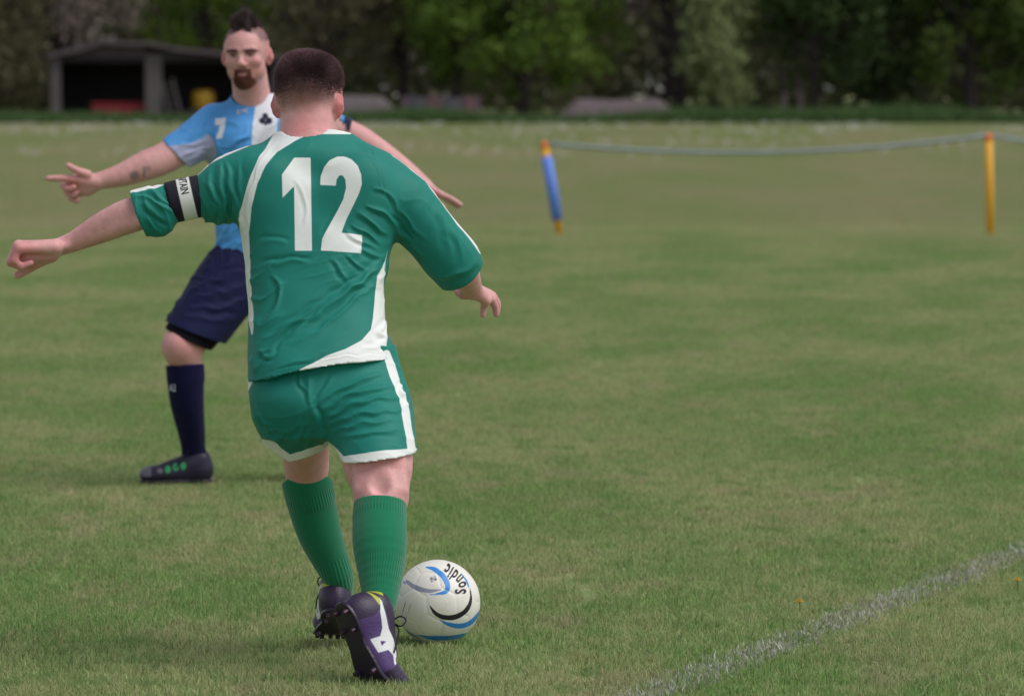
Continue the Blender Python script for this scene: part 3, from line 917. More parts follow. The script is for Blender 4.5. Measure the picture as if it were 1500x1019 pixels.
part('shorts', V, F, cloth_mat('green_shorts_cloth', GREEN, [('w', WHITE)], rough=.58, weave=700, spec=.25), p1, R1, attrs={'w': wh})

# ---- socks
def sock(parent, root, pts, rs, top_n, mat, name='sock', h=.003, cuff=None, ribs=(), label=None, extra=None):
    lo = np.min(pts, 0) - .1; hi = np.max(pts, 0) + .1
    f = Field(lo, hi, h)
    chain(f, pts, rs, .02)
    if cuff is not None: f.add(cone(cuff[0], cuff[1], cuff[2], cuff[3]), .004)
    f.cut(plane(pts[0] + np.array(top_n) * .0, top_n))
    lax = (pts[0] - pts[1]) / np.linalg.norm(pts[0] - pts[1])
    f.sub(cone(pts[0] + lax * .03, pts[0] - lax * .012, rs[0] - .008, rs[0] - .010), .002)
    V, F = f.mesh(); V = relax(V, F, 1)
    ang, al = angle_attrs(V, pts[0], pts[-1], (1, 0, 0))
    rib = np.full(len(V), -1.0)
    for a, b in ribs: rib = np.maximum(rib, np.minimum(al - a, b - al) * 100)
    at = {'ang': ang, 'rib': rib}
    if extra: at.update(extra(V))
    o = part(name, V, F, mat, parent, root, attrs=at)
    if label: o['label'] = label
    return o
SOCK1 = cloth_mat('green_sock_knit', (.010, .180, .088), rough=.9, sheen=.3, weave=1500, bstr=.35, ribs=52, spec=.1)
top = P(557, 737, 12.975); tn = np.array([.02, .42, 1.0]); tn /= np.linalg.norm(tn)
sock(p1, R1, [top, P(556, 770, 12.935), P(556.5, 800, 12.90), P(558, 838, 12.86), P(557, 870, 12.82), ANKR, ANKR + [-.012, -.040, -.05]],
     [.0615, .0660, .0655, .0555, .0440, .0385, .031], tn, SOCK1, cuff=(top, P(556, 758, 12.95), .0640, .0660), ribs=((.008, .055), (.17, .26)))
top = P(450, 706, 13.425); tn = np.array([-.10, .38, 1.0]); tn /= np.linalg.norm(tn)
sock(p1, R1, [top, P(457, 740, 13.445), P(468, 780, 13.46), P(482, 815, 13.48), ANKL, ANKL + [-.01, .07, -.06]],
     [.0620, .0610, .0560, .0470, .0370, .034], tn, SOCK1, cuff=(top, P(454, 726, 13.435), .0645, .0630), ribs=((.008, .05), (.20, .28)))

# ---- boots
def boot1_attrs(V):
    x, z, y = V[:, 0], V[:, 2], V[:, 1]
    p = np.stack([x, z], 1) * 600
    logo = [(.026, .084), (.050, .078), (.098, .070), (.124, .074), (.155, .068), (.192, .052), (.189, .043), (.154, .052), (.138, .045), (.134, .020), (.100, .018), (.103, .042), (.088, .055), (.054, .064)]
    lg = np.minimum(poly_sd(p, np.array(logo) * 600), (np.abs(y) - .016) * 600)
    hole = poly_sd(p, np.array([(.112, .036), (.124, .034), (.119, .050)]) * 600)
    lg = np.minimum(lg, -hole)
    pur = np.minimum((np.abs(y) - .014) * 400, 400 * np.minimum(.07 + 0 * x - np.abs(x - .12), .075 - z)) + 3 * noise3(V, 20, 4)
    a = np.arctan2(z - .070, y); r = np.hypot(z - .070, y)
    yel = np.minimum(np.minimum(np.sin(a * 9) * 6, (r - .010) * 600), np.minimum((.040 - r) * 600, (.040 - x) * 600))
    yel = np.minimum(yel, (z - .070) * 600)
    return {'logo': lg, 'pur': pur, 'yel': yel, 'dark': (np.abs(y) < .012) * 1.0 - .5}
BOOT1 = cloth_mat('purple_boot_leather', (.034, .020, .055), [('pur', (.085, .045, .165)), ('yel', (.42, .44, .03)), ('logo', (.78, .78, .80))], rough=.42, sheen=0, weave=220, bstr=.35, spec=.4)
SOLE1 = plain_mat('dark_purple_sole', (.022, .013, .034), .28, .2)
STUD1 = plain_mat('dark_purple_stud', (.050, .018, .045), .35, .2)
LACE = plain_mat('black_lace', (.012, .011, .014), .7)
make_boot(p1, R1, P(497, 882, 12.72), (.37, .06, -.925), (.72, .63, .29), .40, BOOT1, SOLE1, STUD1, LACE, boot1_attrs, sc=1.08)
make_boot(p1, R1, P(492, 893, 13.43), (-.10, .90, -.43), (.0, .43, .90), .30, BOOT1, SOLE1, STUD1, LACE, boot1_attrs, sc=.98)

# ================================================================== the football
BR = .110
BC = P(641, 881, 13.68); BC[2] = BR - .004
phi = (1 + 5 ** .5) / 2
ico = np.array([(0, s, t * phi) for s in (-1, 1) for t in (-1, 1)] + [(s, t * phi, 0) for s in (-1, 1) for t in (-1, 1)] + [(t * phi, 0, s) for s in (-1, 1) for t in (-1, 1)], float)
tri = [(i, j, k) for i in range(12) for j in range(i + 1, 12) for k in range(j + 1, 12)
       if all(abs(np.linalg.norm(ico[a] - ico[b]) - 2) < 1e-6 for a, b in ((i, j), (j, k), (i, k)))]
pen = ico / np.linalg.norm(ico[0]); hexa = np.array([(ico[i] + ico[j] + ico[k]) for i, j, k in tri]); hexa /= np.linalg.norm(hexa, axis=1)[:, None]
# plane distances of the truncated icosahedron (edge 1)
cent = np.vstack([pen / 2.3274, hexa / 2.2673])
BRT = rotz(.35) @ rotx(.9) @ roty(.5)
cent = cent @ BRT.T
bm = bmesh.new(); bmesh.ops.create_icosphere(bm, subdivisions=6, radius=1.0)
dirs = np.array([v.co[:] for v in bm.verts]); dirs /= np.linalg.norm(dirs, axis=1)[:, None]
tris = np.array([[v.index for v in q.verts] for q in bm.faces]); bm.free()
sc_ = dirs @ cent.T; srt = np.sort(sc_, 1); gap = (srt[:, -1] - srt[:, -2]) / .43
BV = dirs * (BR * (1 - .009 * np.exp(-(gap / .017) ** 2) + .003 * np.clip(gap / .2, 0, 1)))[:, None]
# print, laid out on the side that faces the photographer: unit disc, x right, y up
dxy = np.stack([dirs[:, 0], dirs[:, 2]], 1); fr = np.where(dirs[:, 1] < .1, 0, -9)
def zb(pts): return [((x - 505) / 415, (510 - y) / 415) for x, y in pts]
def bb(pts, ws): return band_sd(dxy, spline(zb(pts), 6), np.array(ws) / 415) + fr
blu = np.maximum.reduce([bb([(395, 150), (480, 168), (560, 225), (607, 310), (590, 368), (520, 388), (430, 397)], [6, 20, 24, 26, 22, 10, 3]),
    bb([(520, 632), (600, 680), (720, 710), (830, 685), (920, 590)], [2, 20, 27, 24, 14]), bb([(310, 800), (430, 828), (620, 832), (830, 812)], [4, 24, 27, 20]),
    bb([(732, 208), (785, 275), (815, 345)], [3, 9, 5]), bb([(180, 295), (196, 312)], [9, 7])])
blk = np.maximum.reduce([bb([(425, 488), (490, 575), (570, 615), (670, 618), (760, 580), (815, 510), (832, 430), (822, 350)], [2, 17, 24, 26, 25, 22, 12, 3]),
    bb([(725, 885), (790, 858)], [10, 4]), bb([(200, 478), (150, 640)], [3.5, 3.5]), bb([(252, 492), (195, 655)], [3.5, 3.5]), bb([(190, 566), (191, 567)], [4, 4])])
gry = np.maximum.reduce([bb([(212, 290), (300, 335), (420, 362), (545, 350)], [16, 24, 18, 6]), bb([(130, 750), (220, 790), (330, 835)], [10, 16, 5]), bb([(300, 880), (420, 905)], [8, 10])])
bx_, by_ = zb([(468, 252)])[0]
q = (dxy - [bx_, by_]) @ np.array([[.9, -.42], [.42, .9]])
box = np.maximum(np.abs(q[:, 0]) - .075, np.abs(q[:, 1]) - .055)
lines = np.minimum(np.abs(np.abs(q[:, 1]) - .02), np.abs(q[:, 1] + .0)) - .006
ins = np.where(box < 0, np.maximum(-np.abs(box + .008) + .008, np.where(np.abs(q[:, 0]) < .055, -lines, -1)), -box) + fr
m, nt, bs = new_mat('ball_leather')
oc = objco(nt)
c = mixc(nt, noise_n(nt, 14, 5, oc), (.86, .84, .78), (.76, .72, .66))
e = .006
for a, colr in (('gry', (.30, .30, .42)), ('blu', (.035, .25, .68)), ('blk', (.016, .014, .020)), ('ins', (.12, .12, .18))):
    c = mixc(nt, ramp(nt, attr_n(nt, a), -e, e), c, colr)
dirt = math_n(nt, 'MULTIPLY', ramp(nt, noise_n(nt, 30, 6, oc, .7), .58, .75), .35)
c = mixc(nt, dirt, c, (.30, .26, .18))
nt.links.new(c, bs.inputs['Base Color']); bs.inputs['Roughness'].default_value = .38
bump(nt, bs, noise_n(nt, 500, 2, oc), .06, .002)
BALL = m
ball = empty('football', (BC[0], BC[1], 0))
tag(ball, 'white football with blue and black swooshes lying on the grass', 'football')
own = np.argmax(dirs[tris].mean(1) @ cent.T, 1)
for i in range(32):
    T_ = tris[own == i]; ids, inv = np.unique(T_, return_inverse=True)
    part('panel', BV[ids] + BC, inv.reshape(-1, 3), BALL, ball, (BC[0], BC[1], 0), attrs={'blu': blu[ids], 'blk': blk[ids], 'gry': gry[ids], 'ins': ins[ids]})
word = 'Sondico'
pth = spline(zb([(744, 395), (742, 300), (695, 232), (625, 178), (548, 132), (455, 105), (360, 95)]), 12)
seg = np.linalg.norm(np.diff(pth, axis=0), axis=1); cum = np.concatenate([[0], np.cumsum(seg)])
pos = .0; VV, FF, n0 = [], [], 0
for ch in word:
    tv, tf = text_mesh(ch, 3, .03); tv = tv.copy(); sz = .235
    wd = (tv[:, 0].max() - tv[:, 0].min()) * sz
    s0 = pos + wd / 2
    o = np.array([np.interp(s0, cum, pth[:, 0]), np.interp(s0, cum, pth[:, 1])]); o2 = np.array([np.interp(s0 + .02, cum, pth[:, 0]), np.interp(s0 + .02, cum, pth[:, 1])])
    t = (o2 - o) / np.linalg.norm(o2 - o); up = np.array([-t[1], t[0]])
    q = o + tv[:, :1] * sz * t + (tv[:, 1:2] - .35) * sz * 1.05 * up
    r2 = (q ** 2).sum(1)
    if (r2 < .995).all():
        d3 = np.stack([q[:, 0], -np.sqrt(1 - r2), q[:, 1]], 1)
        VV.append(d3 * (BR * 1.0055) + BC); FF.append(tf + n0); n0 += len(tv)
    pos += wd + .035
part('lettering', np.vstack(VV), np.vstack(FF), INK, ball, (BC[0], BC[1], 0), smooth=False)

# ================================================================== the player in sky blue, facing the photographer
D2 = 19.3
R2 = P(330, 712, D2); R2[2] = 0
p2 = empty('person', tuple(R2))
tag(p2, 'bearded player in sky blue shirt and navy shorts pointing with outstretched arm', 'person')
HEAD2 = P(361, 79, 19.17)
HR2 = rotz(math.radians(-9)) @ rotx(math.radians(3)) @ roty(math.radians(-2))
f = Field(P(60, 0, 19.3) * [1, 0, 0] + [0, 18.8, -.02], P(690, 0, 19.3) * [1, 0, 0] + [0, 19.85, 1.76], .0047)
ys = [150, 165, 185, 220, 260, 300, 340, 370, 410, 440]
Ls = [345, 315, 300, 312, 322, 326, 326, 324, 322, 335]
Rs = [405, 432, 448, 446, 442, 438, 437, 440, 445, 440]
hd = [.06, .075, .09, .10, .105, .10, .10, .10, .105, .09]
f.add(loft([P(0, y, D2)[2] for y in ys], [P((l + r) / 2, 0, D2)[0] for l, r in zip(Ls, Rs)], [D2] * 10, [PR((r - l) / 2, D2) for l, r in zip(Ls, Rs)], hd), .02)
chain(f, [P(364, 105, 19.24), P(368, 135, 19.27), P(371, 165, D2)], [PR(r, D2) for r in (26, 27, 31)], .015)
chain(f, [P(370, 163, D2), P(322, 178, D2)], [.045, .04], .03); chain(f, [P(370, 163, D2), P(428, 176, D2)], [.045, .04], .03)
add_head(f, HEAD2, HR2, .99)
# right arm (towards the picture's edge) with the pointing hand
chain(f, [P(318, 183, D2), P(292, 200, 19.26), P(245, 230, 19.2), P(215, 242, 19.17), P(180, 256, 19.15), P(150, 264, 19.14), P(138, 266, 19.14)],
      [PR(r, 19.2) for r in (27, 26, 23, 22, 17, 13, 12)], .02)
for D_, ye in ((19.10, 262), (19.125, 268), (19.15, 274), (19.17, 279)):
    f.add(cone(P(140, 267, 19.14 + (D_ - 19.14) * .4), P(104 if ye < 270 else 108, ye, D_), .021, .013), .014)
f.add(ell(P(122, 270, 19.14), (.054, .032, .044), roty(.25)), .015)
finger(f, [P(104, 262, 19.10), P(86, 261, 19.09), P(70, 261.5, 19.085)], [.0130, .0118, .0098])
for i, (x, y, D_) in enumerate(((104, 269, 19.125), (107, 276, 19.15), (111, 282, 19.17))):
    finger(f, [P(x, y, D_), P(x - 11 + i * 2, y + 4 + i * 2, D_ - .008), P(x - 3 + i * 2, y + 8 + i * 2.2, D_ - .03), P(x + 4, y + 5 + i * 2, D_ - .035)], [.0125, .0118, .0110, .0100])
finger(f, [P(128, 256, 19.11), P(113, 250, 19.09), P(100, 242.5, 19.085)], [.0180, .0135, .0105], .008)
# left arm, reaching out behind the other player's shoulder
chain(f, [P(430, 182, D2), P(455, 185, 19.32), P(510, 197, 19.3), P(545, 216, 19.27), P(590, 248, 19.22), P(622, 273, 19.2)], [PR(r, D2) for r in (27, 25, 21, 19, 16, 12)], .02)
for i, D_ in enumerate((19.15, 19.175, 19.2, 19.225)):
    f.add(cone(P(622, 273, 19.19), P(645, 284 + i * .5, D_), .018, .012), .012)
    finger(f, [P(645, 284 + i * .5, D_), P(661, 291 + i * 1.5, D_), P(675 - i * 1.5, 300 + i, D_)], [.0105, .0095, .008])
finger(f, [P(628, 283, 19.14), P(640, 296, 19.12), P(650, 304, 19.12)], [.0135, .0110, .0088])
# legs
H2R, K2R, A2R = P(345, 400, 19.28), P(266, 508, 19.10), P(284, 668, 19.28)
H2L, K2L, A2L = P(415, 402, 19.36), P(455, 535, 19.30), P(449, 676, 19.60)
chain(f, [H2R, (H2R + K2R) / 2, K2R + (H2R - K2R) * .1, K2R], [.100, .092, .076, .068], .03)
f.add(ell(P(260, 506, 19.06), (.048, .048, .058)), .03)
chain(f, [K2R, P(271, 532, 19.12), P(274, 585, 19.16), P(281, 635, 19.24), A2R], [.066, .058, .052, .040, .033], .02)
chain(f, [H2L, (H2L + K2L) / 2, K2L], [.098, .088, .068], .03)
chain(f, [K2L, P(453, 590, 19.42), A2L], [.064, .054, .033], .02)
V, F = f.mesh(); del f
V = relax(V, F, 1); PX = topx(V)
hl = (V - HEAD2) @ HR2 / .99
ishead = np.linalg.norm(hl - [0, 0, 0], axis=1) < .16
red = np.clip(1 - np.linalg.norm((PX - [100, 268]) / [55, 40], axis=1), 0, 1) * .7 + .2 * noise3(V, 8, 31)
red += ishead * (np.clip((np.abs(hl[:, 0]) - .076) / .006, 0, 1) * .9 + np.exp(-((np.abs(hl[:, 0]) - .04) / .022) ** 2 - ((hl[:, 2] + .03) / .025) ** 2) * .5 * (hl[:, 1] < -.03)
                 + np.exp(-(hl[:, 0] / .015) ** 2 - ((hl[:, 2] + .03) / .02) ** 2) * .6 * (hl[:, 1] < -.08))
red += np.clip(1 - np.linalg.norm((PX - [262, 505]) / [40, 35], axis=1), 0, 1) * .5
red = np.clip(red, 0, 1)[:, None]
col = (SKINC * .94) * (1 - red) + PINK * .95 * red
def paint(c, w, colr, amt=1.0):
    w = np.clip(w, 0, 1)[:, None] * amt; return c * (1 - w) + np.array(colr) * w
face = ishead & (hl[:, 1] < -.03)
lips = np.exp(-(hl[:, 0] / .018) ** 4 - ((hl[:, 2] + .0690) / .0068) ** 4) * face
col = paint(col, lips, (.50, .17, .17), .9)
eye = np.exp(-((np.abs(hl[:, 0]) - .031) / .0135) ** 4 - ((hl[:, 2] + .0025) / .0056) ** 4) * face
col = paint(col, eye, (.36, .30, .28), .9)
iris = np.exp(-(np.hypot(np.abs(hl[:, 0]) - .031, hl[:, 2] + .0022) / .0062) ** 6) * face
lash = np.exp(-((np.abs(hl[:, 0]) - .031) / .0150) ** 4 - ((hl[:, 2] - .0035) / .0026) ** 4) * face
col = paint(col, np.maximum(iris, lash), (.035, .022, .020), .95)
brow = np.exp(-((np.abs(hl[:, 0]) - .031) / .021) ** 4 - ((hl[:, 2] - .0155 + .12 * np.abs(np.abs(hl[:, 0]) - .034)) / .0048) ** 4) * face
BEARD = np.array([.165, .060, .036]); HC2 = np.array([.075, .048, .052])
ax_ = np.abs(hl[:, 0])
beard = np.clip((.034 - ax_) / .008, 0, 1) * np.clip((-.048 - hl[:, 2]) / .006, 0, 1) * (1 - lips)
chin = np.clip((.042 - ax_) / .012, 0, 1) * np.clip((-.082 - hl[:, 2]) / .010, 0, 1) * (hl[:, 1] < -.035)
beard = np.clip(np.maximum(beard * (hl[:, 2] < -.05), chin), 0, 1) * face
jaw = np.clip((-.045 - hl[:, 2] + (ax_ - .05) * .6) / .03, 0, 1) * ishead * (hl[:, 1] < .02) * (hl[:, 2] > -.125)
col = paint(col, jaw, BEARD * 2.2, .35); col = paint(col, beard, BEARD, .8); col = paint(col, brow, HC2, .45)
side = np.clip((hl[:, 2] - .018 - np.clip(-hl[:, 1], 0, 1) * .25) / .03, 0, 1) * np.clip((hl[:, 1] + .062) / .015, 0, 1) * ishead * (ax_ < .080)
side = np.maximum(side, np.clip((hl[:, 2] - .07) / .01, 0, 1) * (hl[:, 1] > -.068) * ishead)
col = paint(col, side, (.14, .095, .095), .75)
tat = np.maximum(1 - np.linalg.norm((PX - [197, 257]) / [8.5, 8.5], axis=1) ** 4,
                 np.maximum(np.exp(-((PX[:, 0] - 212 - (PX[:, 1] - 250) * -.2) / 2.2) ** 2) * (np.abs(PX[:, 1] - 252) < 8), np.exp(-(np.abs(np.abs(PX[:, 0] - 214) - 4) / 2.5) ** 2 - ((PX[:, 1] - 247) / 3.5) ** 2)))
tat = np.clip(tat, 0, 1) * (PX[:, 0] > 185) * (PX[:, 0] < 226) * (V[:, 1] < 19.2)
col = paint(col, tat, (.085, .085, .12), .75)
part('body', V, F, SKIN, p2, R2, col=col)
# hair: short quiff along the top, shaved sides; beard; eyebrows
def hairset(name, w, n, fn, width, hc):
    pt, nn = sample_surface(V, F, w, n); h = (pt - HEAD2) @ HR2 / .99
    L, d = fn(h, nn); d = d / np.linalg.norm(d, axis=1)[:, None]
    c = hc * RNG.uniform(.6, 1.5, (n, 1)) * np.ones(3)
    a, b, c = strands(pt - nn * .001, d, L, width, c, .18); part(name, a, b, HAIR, p2, R2, col=c)
topw = np.clip((hl[:, 2] - .082 - .007 * noise3(hl, 28, 95) - 1.6 * np.clip(ax_ - .03, 0, 1) ** 1.3) / .016, 0, 1) * np.clip((.066 - ax_) / .012, 0, 1) * (hl[:, 1] > -.068) * ishead
def quiff(h, nn):
    r = RNG.uniform(.45, 1.2, len(h)) * (1 + .25 * noise3(h, 30, 92))
    L = np.interp(h[:, 0], [-.07, -.05, -.022, -.006, .02, .05, .07], [.008, .018, .042, .048, .036, .022, .010]) * np.interp(h[:, 1], [-.07, -.02, .08], [1.0, 1.0, .45]) * r
    lean = np.stack([-h[:, 0] * 4.5, np.full(len(h), -.05), np.full(len(h), 1.0)], 1) @ HR2.T
    wob = np.stack([noise3(h, 22, 93 + q) for q in range(3)], 1) * .35
    return L, nn * .45 + lean + wob + RNG.normal(size=nn.shape) * .16
hairset('hair', topw, 14000, quiff, .0016, HC2)
hairset('stubble', side * (1 - np.clip(topw, 0, 1)), 5000, lambda h, nn: (np.full(len(h), .0035), nn + np.array([0, 0, .3])), .0009, HC2 * 1.3)
hairset('beard', beard * (1 - lips), 6000, lambda h, nn: (np.interp(h[:, 2], [-.12, -.06], [.014, .006]) * RNG.uniform(.7, 1.2, len(h)), nn + np.array([0, -.2, -.9]) + RNG.normal(size=nn.shape) * .2), .0011, BEARD)
hairset('eyebrow', brow, 650, lambda h, nn: (np.full(len(h), .006), nn * .6 + np.stack([np.sign(h[:, 0]), 0 * h[:, 0], .2 + 0 * h[:, 0]], 1) @ HR2.T), .0011, HC2)

# ---- sky blue shirt
f = Field(P(235, 0, D2) * [1, 0, 0] + [0, 19.0, .75], P(530, 0, D2) * [1, 0, 0] + [0, 19.6, 1.48], .004)
ys = [138, 147, 158, 172, 190, 220, 260, 300, 340, 378, 400]
Ls = [339, 337, 318, 296, 288, 300, 311, 314, 314, 312, 312]
Rs = [405, 408, 428, 446, 458, 456, 453, 450, 450, 453, 455]
hd = [.066, .07, .085, .10, .11, .125, .128, .125, .125, .128, .128]
f.add(loft([P(0, y, D2)[2] for y in ys], [P((l + r) / 2, 0, D2)[0] for l, r in zip(Ls, Rs)], [D2] * 11, [PR((r - l) / 2, D2) for l, r in zip(Ls, Rs)], hd), .02)
f.add(ell(P(340, 205, 19.21), (.085, .05, .07)), .05); f.add(ell(P(415, 205, 19.21), (.085, .05, .07)), .05)
chain(f, [P(318, 185, D2), P(296, 200, 19.27), P(272, 216, 19.235), P(244, 234, 19.2)], [PR(r, D2) for r in (34, 32, 29, 27)], .03)
e0, e1 = P(247, 213, 19.2), P(271, 239, 19.2)
nrm = np.array([e0[2] - e1[2], 0, e1[0] - e0[0]]); nrm = nrm * (-1 if nrm[0] > 0 else 1)
f.cut(plane((e0 + e1) / 2, nrm), P(225, 262, 19.2) * [1, 0, 1] + [0, 18.8, 0], P(300, 180, 19.2) * [1, 0, 1] + [0, 19.7, 0])
f.sub(cone(P(240, 236, 19.2), P(268, 219, 19.23), PR(24.5, D2), PR(24, D2)), .003)
chain(f, [P(430, 182, D2), P(470, 190, 19.32), P(525, 202, 19.3)], [PR(r, D2) for r in (33, 29, 25)], .03)
f.cut(plane(P(512, 198, 19.3), (.97, 0, -.22)))
f.sub(cone(P(495, 195, 19.3), P(530, 203, 19.3), PR(22.5, D2), PR(22, D2)), .003)
hz2 = P(0, 374, 19.2)[2]
f.cut(lambda X, Y, Z: hz2 - Z + .015 * np.sin(X * 9) + 0 * Y)
zc = P(0, 150, 19.2)[2]
f.sub(cone(P(366, 105, 19.20), P(367, 123, 19.22), PR(29, D2), PR(28, D2)), .004)
f.sub(cone(P(368, 120, 19.27), P(369, 140, 19.29), PR(29, D2), PR(29, D2)), .003)
V, F = f.mesh(); del f
V = relax(V, F, 2); PX = topx(V)
fm = np.clip((19.35 - V[:, 1]) / .05, 0, 1)
folds = [([(318, 236), (312, 214), (306, 196)], 5, -3), ([(326, 230), (350, 205), (372, 196)], 5, 2.6), ([(312, 190), (328, 180), (350, 182)], 5, 1.8), ([(322, 215), (344, 210), (366, 190)], 4, 1.8),
         ([(345, 240), (350, 210), (366, 185)], 5, 1.6), ([(300, 206), (280, 212), (262, 214)], 4, 1.8), ([(310, 212), (292, 222), (272, 224)], 4, 2), ([(305, 226), (290, 228), (276, 234)], 4, 1.8),
         ([(318, 172), (300, 186), (286, 200)], 5, 1.6), ([(340, 330), (326, 345), (318, 362)], 5, 2.2), ([(352, 300), (336, 330), (322, 338)], 5, 2.2), ([(350, 352), (336, 360), (322, 366)], 4, 1.8)]
V = wrinkle(V, F, PX, folds, fm, D2 / FPX)
V += vnormals(V, F) * (.0018 * noise3(V, 7, 41) + .0045 * creases(V, PX, (.4, 1), 24, 43, .7))[:, None]
fr = np.where(V[:, 1] < 19.3, 0, -50)
stripe = poly_sd(PX, [(412, 118), (400, 124), (384, 145), (374, 158), (370, 185), (368, 230), (366, 300), (364, 390), (404, 390), (406, 300), (405, 230), (406, 180), (415, 140)]) + fr
panel = poly_sd(PX, [(240, 212), (251, 214), (275, 211), (296, 203), (304, 196), (313, 206), (318, 228), (300, 245), (250, 250)])
seven = poly_sd(PX, [(315, 174), (331, 172), (330, 180), (325, 203), (317, 203), (322, 183), (315, 184)]) + fr
badge = np.maximum.reduce([r - np.linalg.norm(PX - c, axis=1) for r, c in ((4.6, (388.5, 170)), (4.8, (384, 177)), (4.8, (394, 177)), (2.5, (389, 181)))]) + fr
nk = np.linalg.norm((V - (P(366, 146, 19.2) + P(368, 140, 19.27)) / 2) * [1, 1, .0], axis=1)
neck = np.minimum((.088 - nk) * 400, 152.5 - PX[:, 1] + 0 * nk)
neckd = np.maximum(band_sd(PX, spline([(338, 130), (342, 143), (350, 149), (364, 150), (378, 145), (390, 133), (402, 121)], 6), [3.4] * 7), 0 * nk - 9) + fr
cuffl = np.where(PX[:, 0] > 504, 2.0, -5)
text = np.full(len(V), -9.0)
SHIRT2 = cloth_mat('sky_blue_shirt_cloth', (.085, .33, .74), [('pan', (.40, .41, .60)), ('w', (.74, .74, .82)), ('nav', (.012, .014, .045))], rough=.6, weave=600)
sh2 = part('shirt', V, F, SHIRT2, p2, R2, attrs={'w': np.maximum(stripe, seven), 'pan': panel, 'nav': np.maximum.reduce([badge, neckd, cuffl])})
# chest lettering laid on the cloth
SV, SN = V, vnormals(V, F)
def on_cloth(px, py, ymax, lift):
    d = np.hypot(PX[:, 0] - px, PX[:, 1] - py) + (V[:, 1] > ymax) * 99
    i = np.argsort(d)[:6]; w = 1 / (d[i] + .3)
    return P(px, py, float(V[i, 1].min()) - lift)
tv, tf = text_mesh('avec', 2)
a = math.radians(10)
Q = np.array([on_cloth(355 + x * 9.6 * math.cos(a) - (y - .35) * -1.2, 163 - x * 9.6 * math.sin(a) - (y - .35) * 9.5, 19.3, .004) for x, y, _ in tv])
part('lettering', Q, tf, plain_mat('white_print', (.72, .72, .82), .6, .1), sh2, R2, smooth=False)

# ---- navy shorts with black under-shorts
f = Field(P(235, 0, D2) * [1, 0, 0] + [0, 18.9, .45], P(520, 0, D2) * [1, 0, 0] + [0, 19.65, .92], .004)
ys = [352, 372, 395, 420, 440]; Ls = [322, 316, 310, 305, 318]; Rs = [446, 452, 458, 462, 460]
f.add(loft([P(0, y, D2)[2] for y in ys], [P((l + r) / 2, 0, D2)[0] for l, r in zip(Ls, Rs)], [D2] * 5, [PR((r - l) / 2, D2) for l, r in zip(Ls, Rs)], [.108, .118, .128, .13, .11]), .02)
chain(f, [P(345, 405, 19.27), P(314, 446, 19.2), P(272, 505, 19.11)], [PR(r, D2) for r in (52, 49, 44)], .03)
chain(f, [P(418, 405, 19.35), P(438, 460, 19.33), P(453, 520, 19.3)], [PR(r, D2) for r in (52, 48, 46)], .03)
ca, cb = P(250, 472, 19.15), P(328, 503, 19.15)
nr = np.array([cb[2] - ca[2], 0, -(cb[0] - ca[0])]); nr = nr if nr[2] < 0 else -nr
f.cut(plane((ca + cb) / 2, nr), P(230, 560, 19.2) * [1, 0, 1] + [0, 18.8, 0], P(372, 380, 19.2) * [1, 0, 1] + [0, 19.7, 0])
f.cut(plane(P(452, 492, 19.3), (.25, 0, -1)), P(376, 560, 19.2) * [1, 0, 1] + [0, 18.8, 0], P(520, 380, 19.2) * [1, 0, 1] + [0, 19.7, 0])
V, F = f.mesh(); del f
V = relax(V, F, 2); PX = topx(V)
fm = np.clip((19.35 - V[:, 1]) / .05, 0, 1)
V = wrinkle(V, F, PX, [([(356, 396), (320, 408), (290, 420)], 6, 2.4), ([(358, 415), (325, 428), (284, 436)], 6, 2.4), ([(360, 438), (325, 450), (276, 452)], 6, 2.2), ([(350, 466), (318, 468), (270, 462)], 6, 1.8), ([(340, 375), (328, 392), (316, 402)], 5, 2)], fm, D2 / FPX)
V += vnormals(V, F) * (.0018 * noise3(V, 7, 51) + .0055 * creases(V, PX, (.3, 1), 26, 53, .6))[:, None]
NAVY = (.008, .010, .050)
part('shorts', V, F, cloth_mat('navy_shorts_cloth', NAVY, rough=.7, weave=600, sheen=.03, spec=.15), p2, R2)
f = Field(P(225, 0, D2) * [1, 0, 0] + [0, 18.9, .40], P(360, 0, D2) * [1, 0, 0] + [0, 19.5, .66], .004)
chain(f, [P(330, 425, 19.23), P(268, 505, 19.10)], [PR(46, D2), PR(35.5, D2)], .02)
da, db = P(247, 482, 19.13), P(303, 510, 19.13)
nr = np.array([db[2] - da[2], 0, -(db[0] - da[0])]); nr = nr if nr[2] < 0 else -nr
f.cut(plane((da + db) / 2, nr))
f.sub(cone(P(284, 484, 19.12), P(264, 510, 19.10), PR(33, D2), PR(32, D2)), .003)
V, F = f.mesh(); del f
part('undershorts', relax(V, F, 2), F, cloth_mat('black_undershorts_cloth', (.008, .006, .010), rough=.8, sheen=.0, spec=.1), p2, R2)

# ---- navy socks with pale lettering, boots with green flashes
SOCK2 = cloth_mat('navy_sock_knit', (.010, .010, .050), rough=.9, sheen=.04, weave=1200, bstr=.35, ribs=40, spec=.1)
top = P(271, 534, 19.12)
s2 = sock(p2, R2, [top, P(272, 556, 19.13), P(274, 590, 19.16), P(281, 635, 19.24), P(283, 655, 19.27), A2R, A2R + [-.02, 0, -.06]],
     [.0665, .0660, .0610, .0485, .0440, .0455, .046], (-.05, .05, 1.0), SOCK2, h=.004, cuff=(top, P(272, 552, 19.13), .069, .069), ribs=((.01, .05), (.25, .32)))
top = P(454, 560, 19.36)
sock(p2, R2, [top, P(452, 600, 19.44), A2L, A2L + [0, -.02, -.06]], [.068, .063, .044, .045], (0, -.3, 1.0), SOCK2, h=.004, ribs=((.01, .05),))
WP = plain_mat('pale_sock_print', (.60, .60, .72), .8, .1)
